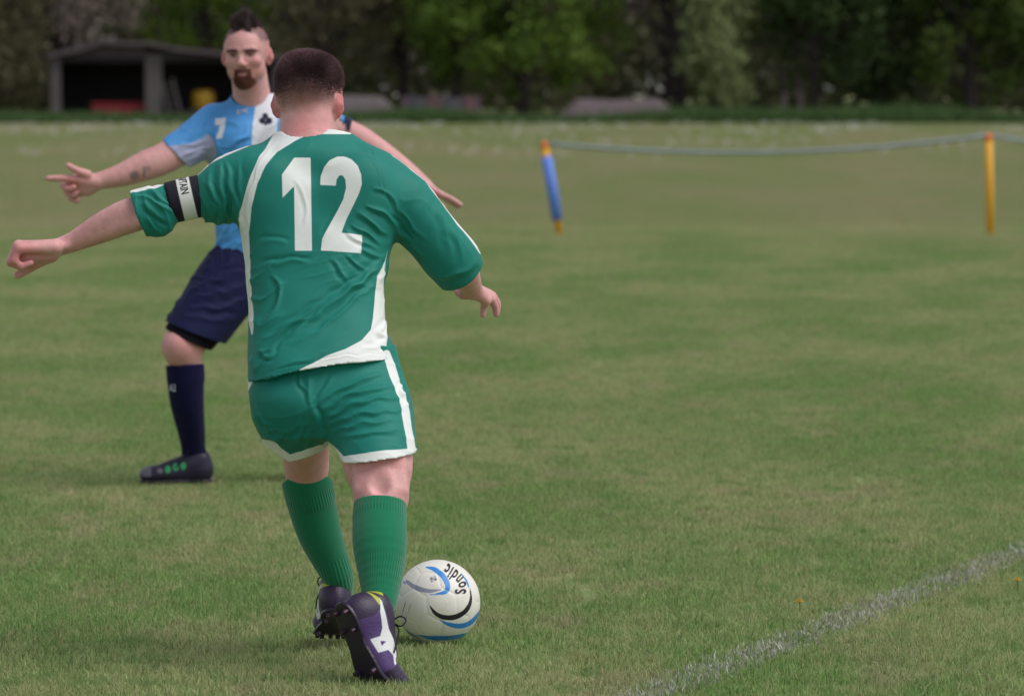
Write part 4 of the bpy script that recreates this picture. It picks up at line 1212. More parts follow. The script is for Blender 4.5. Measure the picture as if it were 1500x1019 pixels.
def sock_text(s, cx, cy, sx, sy):
    tv, tf = text_mesh(s, 2); c0 = P(273, cy, 19.135); VV = []
    for x, y, _ in tv:
        q = P(cx + x * sx, cy - (y - .35) * sy, 19.13); dx = np.clip((q[0] - c0[0]) / .0735, -.97, .97)
        VV.append([c0[0] + .0735 * dx, c0[1] - .0745 * math.sqrt(1 - dx * dx), q[2]])
    part('lettering', np.array(VV), tf, WP, s2, R2, smooth=False)
sock_text('avec', 257, 550, 7.5, 6); sock_text('A2', 254, 568, 8.5, 10)
def boot2_attrs(V):
    x, y, z = V[:, 0], V[:, 1], V[:, 2]
    g = np.maximum.reduce([np.minimum((.011 - np.hypot((x - c) * 1.0, (z - zz) * .75)) * 500, (np.abs(y) - .008) * 500) for c, zz in ((.118, .062), (.148, .058), (.178, .050))])
    t = np.minimum((x - .245) * 500 + 4 * noise3(V, 40, 2), (z - .02) * 500)
    t = np.maximum(t, (.010 - np.hypot(x - .208, z - .045)) * 500)
    return {'grn': g, 'toe': t}
BOOT2 = cloth_mat('dark_boot_leather', (.022, .018, .040), [('toe', (.14, .13, .17)), ('grn', (.03, .30, .10))], rough=.42, sheen=0, weave=220, bstr=.3, spec=.4)
make_boot(p2, R2, P(313, 712, 19.27) * [1, 1, 0] + [0, 0, .014], (-1, -.10, .0), (0, 0, 1), .0, BOOT2, SOLE1, STUD1, LACE, boot2_attrs, sc=.94)
make_boot(p2, R2, P(449, 700, 19.66) * [1, 1, 0] + [0, 0, .014], (.0, -1.0, .0), (0, 0, 1), .0, BOOT2, SOLE1, STUD1, LACE, boot2_attrs, sc=.94)

# ================================================================== the ground
def gz(y):
    """height of the ground: level pitch, rising gently beyond the rope"""
    t = np.clip((np.asarray(y, float) - 56) / 94, 0, 1.6); return .64 * t ** 1.15
ygr = np.concatenate([np.arange(-40, 60, 10), np.arange(60, 205, 5), [230, 300, 500, 900, 1500]]).astype(float)
xgr = np.array([-900, -200, -60, -30, -10, 0, 10, 30, 60, 200, 900.])
V = np.array([[x, y, gz(y) - .001] for y in ygr for x in xgr]); nx = len(xgr)
F = np.array([[j * nx + i, j * nx + i + 1, (j + 1) * nx + i + 1, (j + 1) * nx + i] for j in range(len(ygr) - 1) for i in range(nx - 1)])

def wpos(nt): return N(nt, 'ShaderNodeNewGeometry').outputs['Position']
def grass_tone(nt, wp, rnd=None):
    """colour of the turf at a place: greener and yellower patches, worn brown ones, paler unmown grass beyond the rope"""
    def sc(x, y, z):
        n = N(nt, 'ShaderNodeVectorMath', operation='MULTIPLY'); nt.links.new(wp, n.inputs[0]); n.inputs[1].default_value = (x, y, z); return n.outputs[0]
    c = mixc(nt, ramp(nt, noise_n(nt, 1.0, 4, sc(.9, .30, 1)), .40, .60), (.235, .355, .118), (.370, .420, .195))
    c = mixc(nt, math_n(nt, 'MULTIPLY', ramp(nt, noise_n(nt, 1.0, 5, sc(2.6, 1.1, 1), .65), .48, .72), .75), c, (.440, .385, .245))
    c = mixc(nt, math_n(nt, 'MULTIPLY', ramp(nt, noise_n(nt, 1.0, 4, sc(7.5, 4.5, 1), .6), .50, .66), .75), c, (.155, .300, .082))
    sx = N(nt, 'ShaderNodeSeparateXYZ'); nt.links.new(wp, sx.inputs[0])
    far = ramp(nt, sx.outputs[1], 47, 60)
    cf = mixc(nt, ramp(nt, noise_n(nt, 1.0, 3, sc(.35, .06, 1)), .38, .62), (.300, .350, .155), (.390, .365, .215))
    c = mixc(nt, math_n(nt, 'MULTIPLY', far, .8), c, cf)
    return c
m, nt, bs = new_mat('turf_soil')
wp = wpos(nt)
c = grass_tone(nt, wp)
c = mixc(nt, .30, c, (.14, .15, .07))
nt.links.new(c, bs.inputs['Base Color']); bs.inputs['Roughness'].default_value = .95; bs.inputs['Specular IOR Level'].default_value = .1
bump(nt, bs, noise_n(nt, 40, 6, wp, .7), .6, .03)
me = np_mesh('field', V, F)
tag(link('field', me, m), 'wide mown grass football pitch rising gently to the trees', kind='structure')

# ---- grass blades
m, nt, bs = new_mat('grass_blade')
wp = wpos(nt)
rnd = attr_n(nt, 'rnd'); hh = attr_n(nt, 'hgt')
c = grass_tone(nt, wp)
v = mixc(nt, rnd, (.50, .56, .45), (1.65, 1.58, 1.65))
mul = N(nt, 'ShaderNodeMix', data_type='RGBA', blend_type='MULTIPLY'); mul.inputs[0].default_value = 1.0
nt.links.new(c, mul.inputs[6]); nt.links.new(v, mul.inputs[7])
c = mixc(nt, math_n(nt, 'MULTIPLY', ramp(nt, rnd, .86, .93), .75), mul.outputs[2], (.50, .41, .26))
nt.links.new(c, bs.inputs['Base Color'])
bs.inputs['Roughness'].default_value = .6; bs.inputs['Specular IOR Level'].default_value = .25
tr = N(nt, 'ShaderNodeBsdfTranslucent'); nt.links.new(c, tr.inputs[0])
mx = N(nt, 'ShaderNodeMixShader'); mx.inputs[0].default_value = .42
nt.links.new(bs.outputs[0], mx.inputs[1]); nt.links.new(tr.outputs[0], mx.inputs[2]); nt.links.new(mx.outputs[0], nt.nodes['Material Output'].inputs[0])
GRASS = m

def blades(n, x, y, hmin, hmax, width, lean=.6, seed=0, z=None):
    r = np.random.default_rng(seed)
    h = r.uniform(hmin, hmax, n) * np.where(r.random(n) < .05, 1.35, 1.0); a = r.uniform(0, 2 * math.pi, n); b = r.uniform(0, 2 * math.pi, n)
    ln = np.abs(r.normal(0, lean, n)); w = width * r.uniform(.6, 1.3, n)
    base = np.stack([x, y, np.zeros(n) - .004 if z is None else z], 1)
    sd = np.stack([np.cos(a), np.sin(a), 0 * a], 1) * (w / 2)[:, None]
    dr = np.stack([np.cos(b) * ln, np.sin(b) * ln, 1 + 0 * b], 1); dr /= np.linalg.norm(dr, axis=1)[:, None]
    mid = base + dr * (h * .55)[:, None]
    tip = mid + (dr + np.stack([np.cos(b) * ln * .8, np.sin(b) * ln * .8, -.25 * ln], 1)) * (h * .45)[:, None]
    V = np.stack([base - sd, base + sd, mid - sd * .8, mid + sd * .8, tip], 1).reshape(-1, 3)
    k = np.arange(n) * 5
    F = np.concatenate([np.stack([k, k + 1, k + 3], 1), np.stack([k, k + 3, k + 2], 1), np.stack([k + 2, k + 3, k + 4], 1)])
    return V, F, np.repeat(r.random(n), 5), np.tile([0, 0, .55, .55, 1.0], n)

patches = bpy.data.collections.new('grass_patches')
for i in range(6):
    r = np.random.default_rng(100 + i); n = 6400
    # blades gather in small tufts
    tc = r.uniform(-.27, .27, (320, 2)); k = r.integers(0, 320, n)
    xy = np.where(r.random(n)[:, None] < .55, tc[k] + r.normal(0, .011, (n, 2)), r.uniform(-.27, .27, (n, 2)))
    Vb, Fb, rn, hg = blades(n, xy[:, 0], xy[:, 1], .010, .031, .0026, .95, 200 + i)
    me = np_mesh('grass_patch', Vb, Fb); attr(me, 'rnd', rn); attr(me, 'hgt', hg); me.materials.append(GRASS)
    patches.objects.link(bpy.data.objects.new('grass_patch', me))
pts = []
y = 11.0
while y < 152:
    hw = .096 * y + 1.6; step = .5
    for x in np.arange(-hw, hw, step): pts.append((x + random.uniform(-.04, .04), y + random.uniform(-.04, .04)))
    y += step
pts = np.array(pts)
me = bpy.data.meshes.new('grass'); me.vertices.add(len(pts)); me.vertices.foreach_set('co', np.column_stack([pts, gz(pts[:, 1])]).astype(np.float32).ravel())
rot = np.zeros((len(pts), 3), np.float32); rot[:, 2] = RNG.integers(0, 4, len(pts)) * (math.pi / 2)
me.attributes.new('rot', 'FLOAT_VECTOR', 'POINT').data.foreach_set('vector', rot.ravel())
me.attributes.new('idx', 'INT', 'POINT').data.foreach_set('value', RNG.integers(0, 6, len(pts)).astype(np.int32))
ng = bpy.data.node_groups.new('grass_scatter', 'GeometryNodeTree')
ng.interface.new_socket(name='Geometry', in_out='INPUT', socket_type='NodeSocketGeometry'); ng.interface.new_socket(name='Geometry', in_out='OUTPUT', socket_type='NodeSocketGeometry')
gi, go = ng.nodes.new('NodeGroupInput'), ng.nodes.new('NodeGroupOutput')
iop = ng.nodes.new('GeometryNodeInstanceOnPoints'); ci = ng.nodes.new('GeometryNodeCollectionInfo')
ci.inputs[0].default_value = patches; ci.inputs['Separate Children'].default_value = True; ci.inputs['Reset Children'].default_value = True
na = ng.nodes.new('GeometryNodeInputNamedAttribute'); na.data_type = 'FLOAT_VECTOR'; na.inputs[0].default_value = 'rot'
nb = ng.nodes.new('GeometryNodeInputNamedAttribute'); nb.data_type = 'INT'; nb.inputs[0].default_value = 'idx'
L_ = ng.links.new
L_(gi.outputs[0], iop.inputs['Points']); L_(ci.outputs[0], iop.inputs['Instance']); iop.inputs['Pick Instance'].default_value = True
L_(na.outputs[0], iop.inputs['Rotation']); L_(nb.outputs[0], iop.inputs['Instance Index']); L_(iop.outputs[0], go.inputs[0])
g = link('grass', me); md = g.modifiers.new('scatter', 'NODES'); md.node_group = ng
tag(g, 'short mown grass with dry brown blades covering the pitch', 'grass', kind='stuff')

# ---- worn white line across the corner of the picture, and faint far ones
m, nt, bs = new_mat('line_paint')
wp = wpos(nt); rnd = attr_n(nt, 'rnd')
c = mixc(nt, rnd, (.30, .31, .24), (.56, .56, .52)); c = mixc(nt, math_n(nt, 'MULTIPLY', ramp(nt, noise_n(nt, 14, 4, wp), .45, .7), .6), c, (.20, .19, .12))
nt.links.new(c, bs.inputs['Base Color']); bs.inputs['Roughness'].default_value = .9; bs.inputs['Specular IOR Level'].default_value = .1
LINE = m
def ground_pt(px, py):
    d = FWD + np.array([(px - CX) / FPX, 0, 0]) + UPV * ((CY - py) / FPX)
    return (CAMP + d * (CAM_H / -d[2]))[:2]
def painted_line(a, b, width, n, seed, label, flat=True):
    a, b = np.array(a), np.array(b); t = b - a; L = np.linalg.norm(t); t /= L; s = np.array([-t[1], t[0]])
    r = np.random.default_rng(seed)
    u = r.uniform(0, L, n); off = np.clip(r.normal(0, width * .33, n), -width * .75, width * .75)
    keep = (np.sin(u * 9 + seed) + np.sin(u * 23.7) + np.sin(u * 51) * .8 + r.normal(0, .8, n)) > -1.4
    u, off = u[keep], off[keep]; n = len(u)
    xy = a + u[:, None] * t + off[:, None] * s
    Vb, Fb, rn, hg = blades(n, xy[:, 0], xy[:, 1], .012, .030, .0042, 1.5, seed + 1)
    me = np_mesh('painted_line', Vb, Fb); attr(me, 'rnd', rn)
    o = link('painted_line', me, LINE); tag(o, label, 'line', kind='stuff'); return o
a, b = ground_pt(925, 1030), ground_pt(1530, 797)
painted_line(a - (b - a) * .25, b + (b - a) * .25, .115, 24000, 5, 'worn white painted line slanting across the mown grass')
a, b = ground_pt(-60, 703), ground_pt(200, 697)
painted_line(a, b, .10, 650, 8, 'faint worn white line behind the pointing player')

# ---- dandelions
DY = plain_mat('dandelion_yellow', (.62, .36, .015), .7); DG = plain_mat('dandelion_stem', (.10, .16, .04), .7)
def dandelion_mesh():
    m = MB()
    for ring, (rr, zz, k) in enumerate(((.017, .002, 14), (.012, .006, 10), (.006, .009, 6))):
        for i in range(k):
            a_ = 2 * math.pi * (i + ring * .5) / k; w = .0032
            d = Vector((math.cos(a_), math.sin(a_), 0)); s = Vector((-d.y, d.x, 0)) * w; n0 = len(m.v)
            m.v += [Vector((0, 0, zz - .002)), d * rr * .6 - s + Vector((0, 0, zz)), d * rr + Vector((0, 0, zz + .002)), d * rr * .6 + s + Vector((0, 0, zz))]
            m.f.append([n0, n0 + 1, n0 + 2, n0 + 3])
    return m
hd_me = dandelion_mesh(); me_h = bpy.data.meshes.new('flower_head'); me_h.from_pydata([tuple(v) for v in hd_me.v], [], hd_me.f); me_h.materials.append(DY)
st = MB().tube([(0, 0, -.035), (.002, 0, -.015), (0, 0, 0)], [.0016, .0014, .0016], 5); me_s = bpy.data.meshes.new('stem'); me_s.from_pydata([tuple(v) for v in st.v], [], st.f); me_s.materials.append(DG)
spots = [(1490, 868), (1171, 900), (1325, 265), (1240, 272), (1320, 325), (690, 249), (700, 268), (850, 260), (780, 285), (900, 270), (1185, 245), (1420, 250), (1270, 232), (1060, 250), (985, 236),
         (40, 255), (60, 235), (25, 308), (150, 232), (640, 262), (580, 210), (1100, 330), (1385, 300), (930, 300), (1470, 270), (1195, 215), (1015, 300)]
for px, py in spots:
    if py > 400: x, y = ground_pt(px, py); z = .0
    else:
        D_ = 1.41 * FPX / (py - 140)
        for _ in range(30): D_ = (CAM_H - float(gz(D_))) * FPX / (py - 140)
        x, y = (px - CX) * D_ / FPX, D_; z = float(gz(D_))
    far = y > 25
    d = empty('dandelion', (x, y, z + (.034 if not far else .05)))
    d.scale = (1, 1, 1) if not far else (2.1, 2.1, 1.6)
    link('flower_head', me_h, None, d); link('stem', me_s, None, d)
    tag(d, 'small yellow dandelion in the mown turf near the players' if not far else 'yellow dandelion clump in the rough grass by the rope', 'flower', 'dandelions in the turf' if not far else 'dandelions by the rope')

# ---- pale daisies along the far edge of the field
r = np.random.default_rng(77); n = 1500
yy = r.uniform(95, 149, n); yy[:900] = r.uniform(128, 149, 900); xx = r.uniform(-1, 1, n) * (.1 * yy + 2)
cl = noise3(np.stack([xx * .25, yy * .06, 0 * xx], 1), 1.0, 5) > -.15; xx, yy = xx[cl], yy[cl]; n = len(xx)
a_ = np.linspace(0, 2 * math.pi, 7)[:-1]; rad = r.uniform(.016, .038, n)
Vd = np.stack([np.stack([xx + np.cos(t) * rad, yy + np.sin(t) * rad * .6, gz(yy) + .05 + rad * (.5 + .6 * np.sin(t))], 1) for t in a_], 1).reshape(-1, 3)
Fd = (np.arange(n)[:, None] * 6 + np.arange(6)[None, :])
tag(link('daisies', np_mesh('daisies', Vd, Fd), plain_mat('daisy_white', (.46, .43, .42), .8, .2)), 'pale daisies scattered along the far edge of the field', 'flowers', kind='stuff')

# ================================================================== rope and posts along the touchline
def gpt(px, D): return np.array([(px - CX) * D / FPX, D, float(gz(D))])
ORANGE = plain_mat('orange_paint', (.78, .38, .025), .55, .12); REDO = plain_mat('red_orange_cap', (.72, .18, .04), .55, .1)
BLUEW = plain_mat('blue_wrap', (.12, .24, .72), .5, .12); ROPE = plain_mat('grey_blue_rope', (.24, .29, .31), .8, .2)
DP = 54.2
def post(px_b, px_t, py_t, D, wrapped, label):
    b0 = gpt(px_b, D); t0 = P(px_t, py_t, D); o = empty('rope_post', tuple(b0)); d = (t0 - b0)
    def at_(t): return Vector(d * t)
    MB().tube([at_(-.04), at_(.5), at_(.93)], [.040, .040, .040], 12).build('stake', ORANGE, o, smooth=True)
    MB().tube([at_(.93), at_(.965), at_(1.0)], [.043, .043, .026], 12).build('cap', REDO, o, smooth=True)
    if wrapped: MB().tube([at_(.15), at_(.5), at_(.84)], [.055, .058, .055], 12).build('wrap', BLUEW, o, smooth=True)
    tag(o, label, 'post'); return t0 - d * .02
ta = post(820, 797, 207, DP, True, 'leaning orange stake wrapped in blue holding the rope end')
tb = post(1451, 1448, 195, DP, False, 'upright plain orange stake holding the middle of the rope')
tc = post(1760, 1765, 222, DP + 1.2, False, 'orange stake at the far end of the touchline rope')
def rope(a, b, sag, label):
    pts = [tuple(a + (b - a) * t - np.array([0, 0, sag * 4 * t * (1 - t)])) for t in np.linspace(0, 1, 24)]
    tag(MB().tube(pts, .021, 8).build('rope', ROPE, smooth=True), label, 'rope')
rope(ta, tb, .135, 'grey rope sagging between the leaning and upright orange stakes'); rope(tb, tc, .05, 'short run of grey rope beyond the upright orange stake')

# ================================================================== the shed at the edge of the trees
DS = 151.0; GS = float(gz(DS))
def Sx(px): return (px - CX) * DS / FPX
def Sz(py): return CAM_H + (HORIZON - py) * DS / FPX
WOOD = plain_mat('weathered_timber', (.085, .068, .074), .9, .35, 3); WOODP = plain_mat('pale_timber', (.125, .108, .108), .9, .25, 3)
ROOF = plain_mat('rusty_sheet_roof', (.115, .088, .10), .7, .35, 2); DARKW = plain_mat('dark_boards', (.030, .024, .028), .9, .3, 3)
shed = empty('shed', (Sx(215), DS, GS))
tag(shed, 'open-fronted dark timber shed with two bays under the trees', 'shed')
so = Vector((Sx(215), DS, GS))
def sb(name, x0, x1, y0, y1, z0, z1, mat, parent=shed, rot=None):
    return MB().box(Vector(((x0 + x1) / 2, (y0 + y1) / 2, (z0 + z1) / 2)) - so, (x1 - x0, y1 - y0, z1 - z0), rot).build(name, mat, parent)
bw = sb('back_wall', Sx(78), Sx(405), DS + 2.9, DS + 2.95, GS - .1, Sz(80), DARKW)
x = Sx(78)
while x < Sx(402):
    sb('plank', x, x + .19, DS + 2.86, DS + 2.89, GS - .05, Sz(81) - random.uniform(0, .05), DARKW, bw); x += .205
lw = sb('side_wall', Sx(76), Sx(79), DS + .1, DS + 2.9, GS - .1, Sz(90), WOOD)
for i in range(13): sb('plank', Sx(74.5), Sx(76) - .004, DS + .12 + i * .21, DS + .31 + i * .21, GS - .05, Sz(91), WOODP if i % 3 == 0 else WOOD, lw)
sb('side_wall', Sx(403), Sx(406), DS + .1, DS + 2.9, GS - .1, Sz(92), WOOD)
for a, b, t, mt in ((75, 90, 86, WOODP), (214, 238, 80, WOODP), (398, 412, 86, WOOD)): sb('post', Sx(a), Sx(b), DS - .12, DS + .1, GS - .2, Sz(t), mt)
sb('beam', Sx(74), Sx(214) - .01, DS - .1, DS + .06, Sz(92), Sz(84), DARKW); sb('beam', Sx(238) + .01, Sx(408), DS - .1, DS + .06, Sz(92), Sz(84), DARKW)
prof = [(72, 80), (120, 70), (150, 61), (222, 62), (260, 70), (335, 77), (415, 82)]
for (xa, ya), (xb, yb) in zip(prof[:-1], prof[1:]):
    n_ = max(2, int((xb - xa) / 18)); mb = MB(); rows = []
    k = n_ * 8
    for i in range(k + 1):
        t = i / k; xx_ = Sx(xa + (xb - xa) * t); zz_ = Sz(ya + (yb - ya) * t) + .012 * math.cos(i * math.pi / 2)
        for (yy_, dz) in ((DS - .45, 0), (DS + 3.1, -.22)):
            mb.v += [Vector((xx_, yy_, zz_ + dz)) - so, Vector((xx_, yy_, zz_ + dz - .10)) - so]
    for i in range(k):
        a0 = i * 4; b0 = a0 + 4
        mb.f += [[a0, b0, b0 + 2, a0 + 2], [a0 + 1, a0 + 3, b0 + 3, b0 + 1], [a0, a0 + 1, b0 + 1, b0]]
    mb.build('roof_sheet', ROOF, shed)
sb('ridge_cap', Sx(146), Sx(166), DS - .48, DS + .6, Sz(62) - .02, Sz(54), WOODP)
sb('gable_board', Sx(92), Sx(214) - .01, DS - .06, DS - .02, Sz(84) + .003, Sz(72), WOOD); sb('gable_board', Sx(128), Sx(240), DS - .055, DS - .025, Sz(72) + .003, Sz(65), WOOD); sb('gable_board', Sx(238) + .01, Sx(335), DS - .06, DS - .02, Sz(84) + .003, Sz(77), WOOD)
ldr = empty('ladder', (Sx(252), DS - .2, GS)); tag(ldr, 'pale timber ladder leaning against the middle post of the shed', 'ladder')
for dx in (0, .32): MB().tube([(dx, 0, 0), (dx - .30, .12, 1.25)], .032, 6).build('rail', WOODP, ldr)
for i in range(5): MB().tube([(-.05 - i * .05, .02 + i * .02, .2 + i * .21), (.27 - i * .05, .02 + i * .02, .2 + i * .21)], .02, 6).build('rung', WOODP, ldr)
tr_ = empty('trailer', (Sx(173), DS + .7, GS)); tag(tr_, 'red farm trailer parked in the shed below the beam', 'trailer')
RED = plain_mat('faded_red_paint', (.30, .022, .035), .6, .25); BLK = plain_mat('black_rubber', (.015, .014, .015), .8)
MB().box((0, 0, .34), (1.5, .9, .32)).build('body', RED, tr_, bevel=.02); MB().box((0, -.46, .53), (1.56, .05, .06)).build('rim', RED, tr_)
for s in (-1, 1): MB().tube([(s * .5, -.56, .17), (s * .5, -.47, .17)], .17, 16).build('wheel', BLK, tr_, smooth=False)
YEL = plain_mat('yellow_plastic', (.48, .27, .02), .5, .2)
dr = empty('yellow_drum', (Sx(297), DS + .5, GS)); tag(dr, 'yellow drum standing on a pallet in the bay of the shed', 'drum')
MB().tube([(0, 0, .36), (0, 0, .4), (0, 0, .62), (0, 0, .84), (0, 0, .87)], [.28, .31, .32, .31, .27], 20).build('body', YEL, dr, smooth=True)
MB().tube([(0, 0, .87), (0, 0, .90)], .24, 20).build('lid', YEL, dr)
pl_ = empty('pallet', (Sx(297), DS + .5, GS)); tag(pl_, 'dark wooden pallet stack under the yellow drum', 'pallet')
for k in range(3):
    for i in range(5): MB().box((-.4 + i * .2, 0, .10 + k * .12), (.12, .9, .03)).build('slat', WOOD, pl_)
    for i in range(3): MB().box((0, -.4 + i * .4, .05 + k * .12), (.95, .09, .06)).build('bearer', WOOD, pl_)

# ================================================================== banks, boarding, undergrowth
def heap(name, label, cat, px0, px1, py_top, D, mat, seed):
    x0, x1 = (px0 - CX) * D / FPX, (px1 - CX) * D / FPX; zt = CAM_H + (HORIZON - py_top) * D / FPX - float(gz(D))
    nx_, ny_ = 48, 14; Vh = []
    for j in range(ny_):
        for i in range(nx_):
            u, v_ = i / (nx_ - 1), j / (ny_ - 1)
            e = min(1, 5.5 * min(u, 1 - u)) ** .6 * math.sin(math.pi * v_) ** .7
            Vh.append((x0 + (x1 - x0) * u, D - .7 + 1.6 * v_, zt * e))
    Vh = np.array(Vh); Vh[:, 2] *= 1 + .03 * noise3(Vh, .9, seed); Vh[:, 2] += float(gz(D)) - .08
    Fh = np.array([[j * nx_ + i, j * nx_ + i + 1, (j + 1) * nx_ + i + 1, (j + 1) * nx_ + i] for j in range(ny_ - 1) for i in range(nx_ - 1)])
    tag(link(name, np_mesh(name, Vh, Fh), mat), label, cat)
EARTH = plain_mat('bare_earth', (.120, .092, .098), .95, .3, 3, bstr=.8, bscale=12)
heap('earth_bank', 'low bare brown earth bank under the bright green tree', 'bank', 812, 1000, 141, 150.5, EARTH, 3)
heap('earth_bank', 'pale bare earth bank beside the timber shed', 'bank', 415, 590, 136, 151.5, plain_mat('pale_earth', (.115, .095, .10), .95, .3, 3, bstr=.8, bscale=12), 4)
bf = empty('board_fence', ((645 - CX) * 152 / FPX, 152, float(gz(152)))); tag(bf, 'low weathered board fence with reddish and bluish boards under the trees', 'fence')
bx0 = (588 - 645) * 152 / FPX
bmat = [plain_mat('fence_board', c_, .9, .3, 4) for c_ in ((.15, .10, .12), (.12, .11, .125), (.20, .10, .11), (.09, .085, .12), (.11, .09, .11))]
for i in range(11):
    MB().box((bx0 + .1 + i * .205, random.uniform(-.02, .02), .37), (.19, .03, .72 + random.uniform(-.08, .06))).build('board', bmat[(i * 3) % 5], bf)
for z_ in (.2, .55): MB().box((bx0 + 1.12, .045, z_), (2.3, .04, .08)).build('rail', WOOD, bf)

m, nt, bs = new_mat('long_grass_blade')
c = mixc(nt, attr_n(nt, 'rnd'), (.045, .095, .030), (.105, .170, .060)); nt.links.new(c, bs.inputs['Base Color']); bs.inputs['Roughness'].default_value = .8; bs.inputs['Specular IOR Level'].default_value = .15
r = np.random.default_rng(9); n = 60000
x = r.uniform(-19, 19, n); y = r.uniform(147.5, 151.5, n)
hz_ = .30 + .13 * noise3(np.stack([x, y * .3, 0 * x], 1), .16, 8)
Vb, Fb, rn, hg = blades(n, x, y, .16, .42, .022, .35, 10, gz(y) - .02)
Vb[:, 2] = gz(Vb[:, 1]) + (Vb[:, 2] - gz(Vb[:, 1])) * np.repeat(np.clip(hz_ / .30, .4, 1.7), 5)
me = np_mesh('long_grass', Vb, Fb); attr(me, 'rnd', rn)
tag(link('long_grass', me, m), 'strip of long dark green grass along the foot of the trees', 'grass', kind='stuff')

# ================================================================== trees
def leaf_mat(name, lo, hi, trans=.3):
    m, nt, bs = new_mat(name)
    c = mixc(nt, attr_n(nt, 'rnd'), lo, hi); nt.links.new(c, bs.inputs['Base Color'])
    bs.inputs['Roughness'].default_value = .6; bs.inputs['Specular IOR Level'].default_value = .2
    t = N(nt, 'ShaderNodeBsdfTranslucent'); nt.links.new(c, t.inputs[0]); x = N(nt, 'ShaderNodeMixShader'); x.inputs[0].default_value = trans
    nt.links.new(bs.outputs[0], x.inputs[1]); nt.links.new(t.outputs[0], x.inputs[2]); nt.links.new(x.outputs[0], nt.nodes['Material Output'].inputs[0])
    return m
BARK = plain_mat('bark', (.045, .033, .038), .95, .35, 6, bstr=.8, bscale=25)
LEAF = {'bright': leaf_mat('spring_leaf', (.075, .135, .020), (.18, .265, .045)), 'dark': leaf_mat('evergreen_leaf', (.024, .045, .016), (.065, .105, .028), .15),
        'mid': leaf_mat('hedge_leaf', (.045, .08, .018), (.115, .165, .035)), 'olive': leaf_mat('budding_leaf', (.12, .11, .066), (.20, .185, .095)),
        'brown': leaf_mat('brown_bud', (.145, .115, .105), (.24, .195, .165), .1), 'pale': leaf_mat('pale_leaf', (.18, .23, .09), (.34, .38, .18))}
def leaves(cen, spread, n, size, r):
    k = r.integers(0, len(cen), n)
    p = cen[k] + r.normal(0, 1, (n, 3)) * spread
    a = r.normal(size=(n, 3)); a /= np.linalg.norm(a, axis=1)[:, None]; b = np.cross(a, r.normal(size=(n, 3))); b /= np.linalg.norm(b, axis=1)[:, None]
    s = size * r.uniform(.6, 1.3, n)[:, None]
    V = np.stack([p - a * s, p + b * s * .55, p + a * s, p - b * s * .55], 1).reshape(-1, 3)
    shade = np.clip(r.random(len(cen))[k] * .6 + r.random(n) * .4, 0, 1)
    return V, np.arange(n * 4).reshape(-1, 4), np.repeat(shade, 4)
def tree(name, label, px, D, H, W, lowest, kind, n, seed, trunk=.16, clumps=90, size=.11, twigs=0, spread=.24, lean=0.0, forks=5):
    r = np.random.default_rng(seed); base = gpt(px, D); o = empty(name, tuple(base)); tag(o, label, 'tree', None)
    # crown clumps in an uneven ellipsoid that reaches down to `lowest`
    cz, rz = (H + lowest) / 2, (H - lowest) / 2
    c = r.normal(size=(clumps, 3)); c /= np.linalg.norm(c, axis=1)[:, None]; c *= (r.random(clumps) ** .40)[:, None]
    c = c * [W / 2, W / 2 * .8, rz] + [lean * .5, 0, cz]; c[:, :2] *= (1 + .22 * noise3(c, .5, seed))[:, None]; c[:, 2] = np.maximum(c[:, 2], lowest + r.random(clumps) * .5)
    mb = MB(); top = np.array([lean, 0, H * .82])
    mb.tube([(0, 0, -.2), (trunk * .3, 0, H * .2), (lean * .5, 0, H * .5), tuple(top)], [trunk * 1.25, trunk, trunk * .7, trunk * .25], 9)
    for q in c[r.permutation(clumps)[:forks * 5]]:
        t = np.clip(q[2] / H * r.uniform(.45, .8), .12, .8); s = np.array([lean * t, 0, H * .82 * t]); md_ = (s + q) / 2 + r.normal(0, .12, 3)
        mb.tube([tuple(s), tuple(md_), tuple(q)], [trunk * .4 * (1 - t * .5), trunk * .22, trunk * .08], 5, False)
    mb.build('trunk', BARK, o, smooth=True)
    if twigs:
        tw = MB()
        for _ in range(twigs):
            q = c[r.integers(clumps)]; d = r.normal(size=3) * [1, .7, 1] + [0, 0, .4]; d /= np.linalg.norm(d)
            tw.tube([tuple(q), tuple(q + d * .35 + r.normal(0, .05, 3)), tuple(q + d * r.uniform(.5, 1.0))], [.022, .014, .006], 3, False)
        tag(tw.build('twigs', BARK, o), kind='stuff')
    V, F, s = leaves(c, spread, n, size, r)
    me = np_mesh('crown', V, F); attr(me, 'rnd', s); link('crown', me, LEAF[kind], o)
    return o
G = 'trees along the far edge of the field'
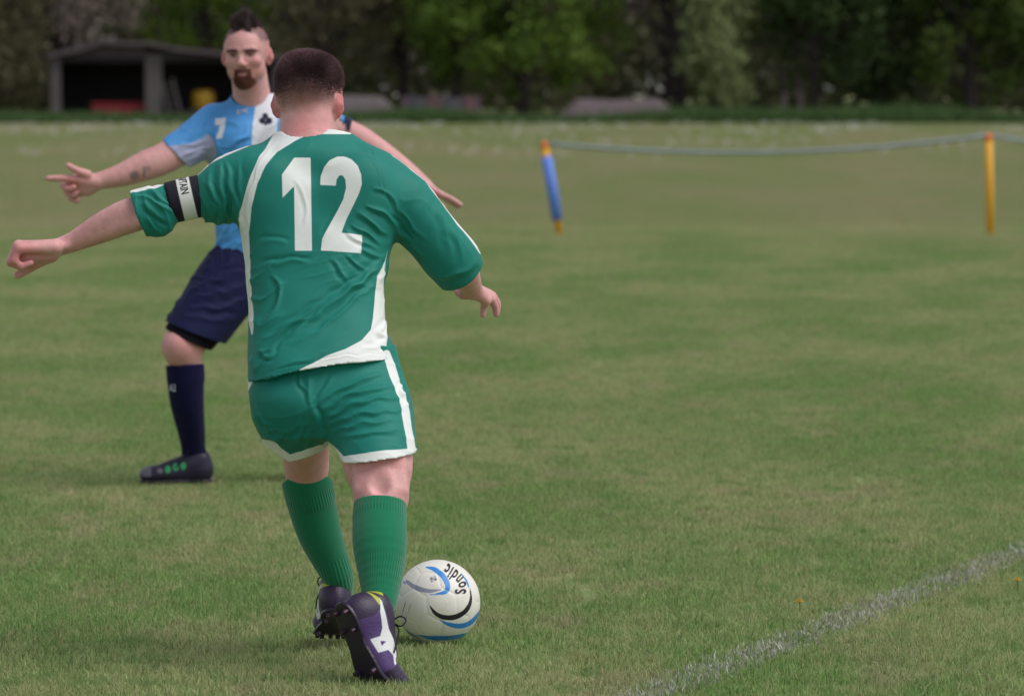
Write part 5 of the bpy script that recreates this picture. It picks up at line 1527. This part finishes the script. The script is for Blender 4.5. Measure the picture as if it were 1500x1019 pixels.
T = [
    ('budding_tree', 'olive brown budding tree beyond the open end of the shed', 95, 155.5, 7.5, 5.0, .7, 'brown', 4200, 1, dict(twigs=260, trunk=.15)),
    ('hawthorn_tree', 'small dull olive hawthorn in front of the budding tree', -10, 153.5, 5.5, 3.4, .1, 'olive', 5000, 2, dict()),
    ('leafy_tree', 'green leafy tree rising behind the roof of the shed', 300, 158.5, 7.5, 5.0, 1.6, 'bright', 5200, 3, dict(clumps=60)),
    ('budding_tree', 'brown twiggy tree above the pale earth bank', 470, 157, 8.5, 5.5, .9, 'olive', 4600, 4, dict(twigs=300, trunk=.2)),
    ('budding_tree', 'tall olive budding tree behind the board fence', 590, 158.5, 8.5, 4.6, 1.2, 'olive', 5200, 5, dict(twigs=160, trunk=.16)),
    ('leafy_tree', 'broad bright green tree spreading over the brown earth bank', 765, 154.8, 6.5, 6.6, .55, 'bright', 11500, 6, dict(clumps=130, trunk=.17)),
    ('leafy_tree', 'bright green bushy tree at the end of the board fence', 668, 155.6, 6.0, 3.6, .8, 'mid', 5200, 16, dict(clumps=60, trunk=.12)),
    ('bare_tree', 'thick dark trunked tree with sparse brown twigs and raking limb', 985, 155.5, 9.0, 5.6, 1.9, 'brown', 2600, 7, dict(twigs=280, trunk=.30, lean=.5)),
    ('pale_bush', 'pale yellow green bush in the gap beside the thick trunk', 1046, 152.9, 5.6, 1.9, .0, 'pale', 5200, 8, dict(trunk=.05, clumps=50)),
    ('evergreen_tree', 'dense dark evergreen with two pale stems showing below', 1192, 153.6, 8.0, 4.6, .75, 'dark', 11000, 9, dict(clumps=130, trunk=.13)),
    ('evergreen_tree', 'dark evergreen with a thick crown between its evergreen neighbours', 1290, 155.4, 8.2, 4.6, .45, 'dark', 11000, 10, dict(clumps=120, trunk=.2)),
    ('evergreen_tree', 'dark green tree with brighter leaf sprays beyond the upright stake', 1420, 154.4, 7.6, 4.6, .35, 'mid', 9000, 11, dict(clumps=110, trunk=.18)),
    ('evergreen_tree', 'dark evergreen closing the end of the row of trees', 1545, 155.0, 8.0, 4.4, .2, 'dark', 9000, 12, dict(clumps=100, trunk=.18)),
]
for nm, lb, px, D, H, W, lw_, kd, n, sd_, kw in T:
    tree(nm, lb, px, D, H, W, lw_, kd, n, sd_, **kw)['group'] = G
st2 = MB()
for k, px in enumerate((1147, 1170)):
    b_ = gpt(px, 153.6); o = empty('sapling', tuple(b_)); tag(o, 'pale bare sapling standing at the foot of the dark evergreen', 'sapling', 'bare saplings under the evergreen')
    MB().tube([(0, 0, -.1), (.03, 0, .6), (-.02, .3, 1.5)], [.10, .085, .05], 8).build('trunk', plain_mat('pale_bark', (.17, .125, .15), .9, .3, 5), o, smooth=True)
# the wood behind reads as one mass
r = np.random.default_rng(55); cen = []
for i in range(520):
    x = r.uniform(-30, 30); y = r.uniform(163, 180); z = float(gz(y)) + r.uniform(.2, 9.5); cen.append((x, y, z))
cen = np.array(cen)
gap = (np.abs(cen[:, 0] / cen[:, 1] * FPX + CX - 1045) < 34) & (cen[:, 2] < 3.2); cen = cen[~gap]
V, F, s = leaves(cen, .8, 56000, .22, r); me = np_mesh('woodland', V, F); attr(me, 'rnd', s)
tag(link('woodland', me, leaf_mat('woodland_leaf', (.07, .075, .042), (.14, .135, .075))), 'dull olive wood behind the row of trees', 'wood', kind='stuff')
r = np.random.default_rng(56); cen = np.stack([r.uniform(-34, 34, 700), r.uniform(186, 196, 700), r.uniform(.5, 13, 700)], 1)
V, F, s = leaves(cen, .9, 60000, .36, r); me = np_mesh('distant_hedge', V, F); attr(me, 'rnd', s)
tag(link('distant_hedge', me, leaf_mat('distant_leaf', (.10, .12, .06), (.19, .20, .10))), 'tall paler hedge glimpsed through gaps in the wood', 'hedge', kind='stuff')
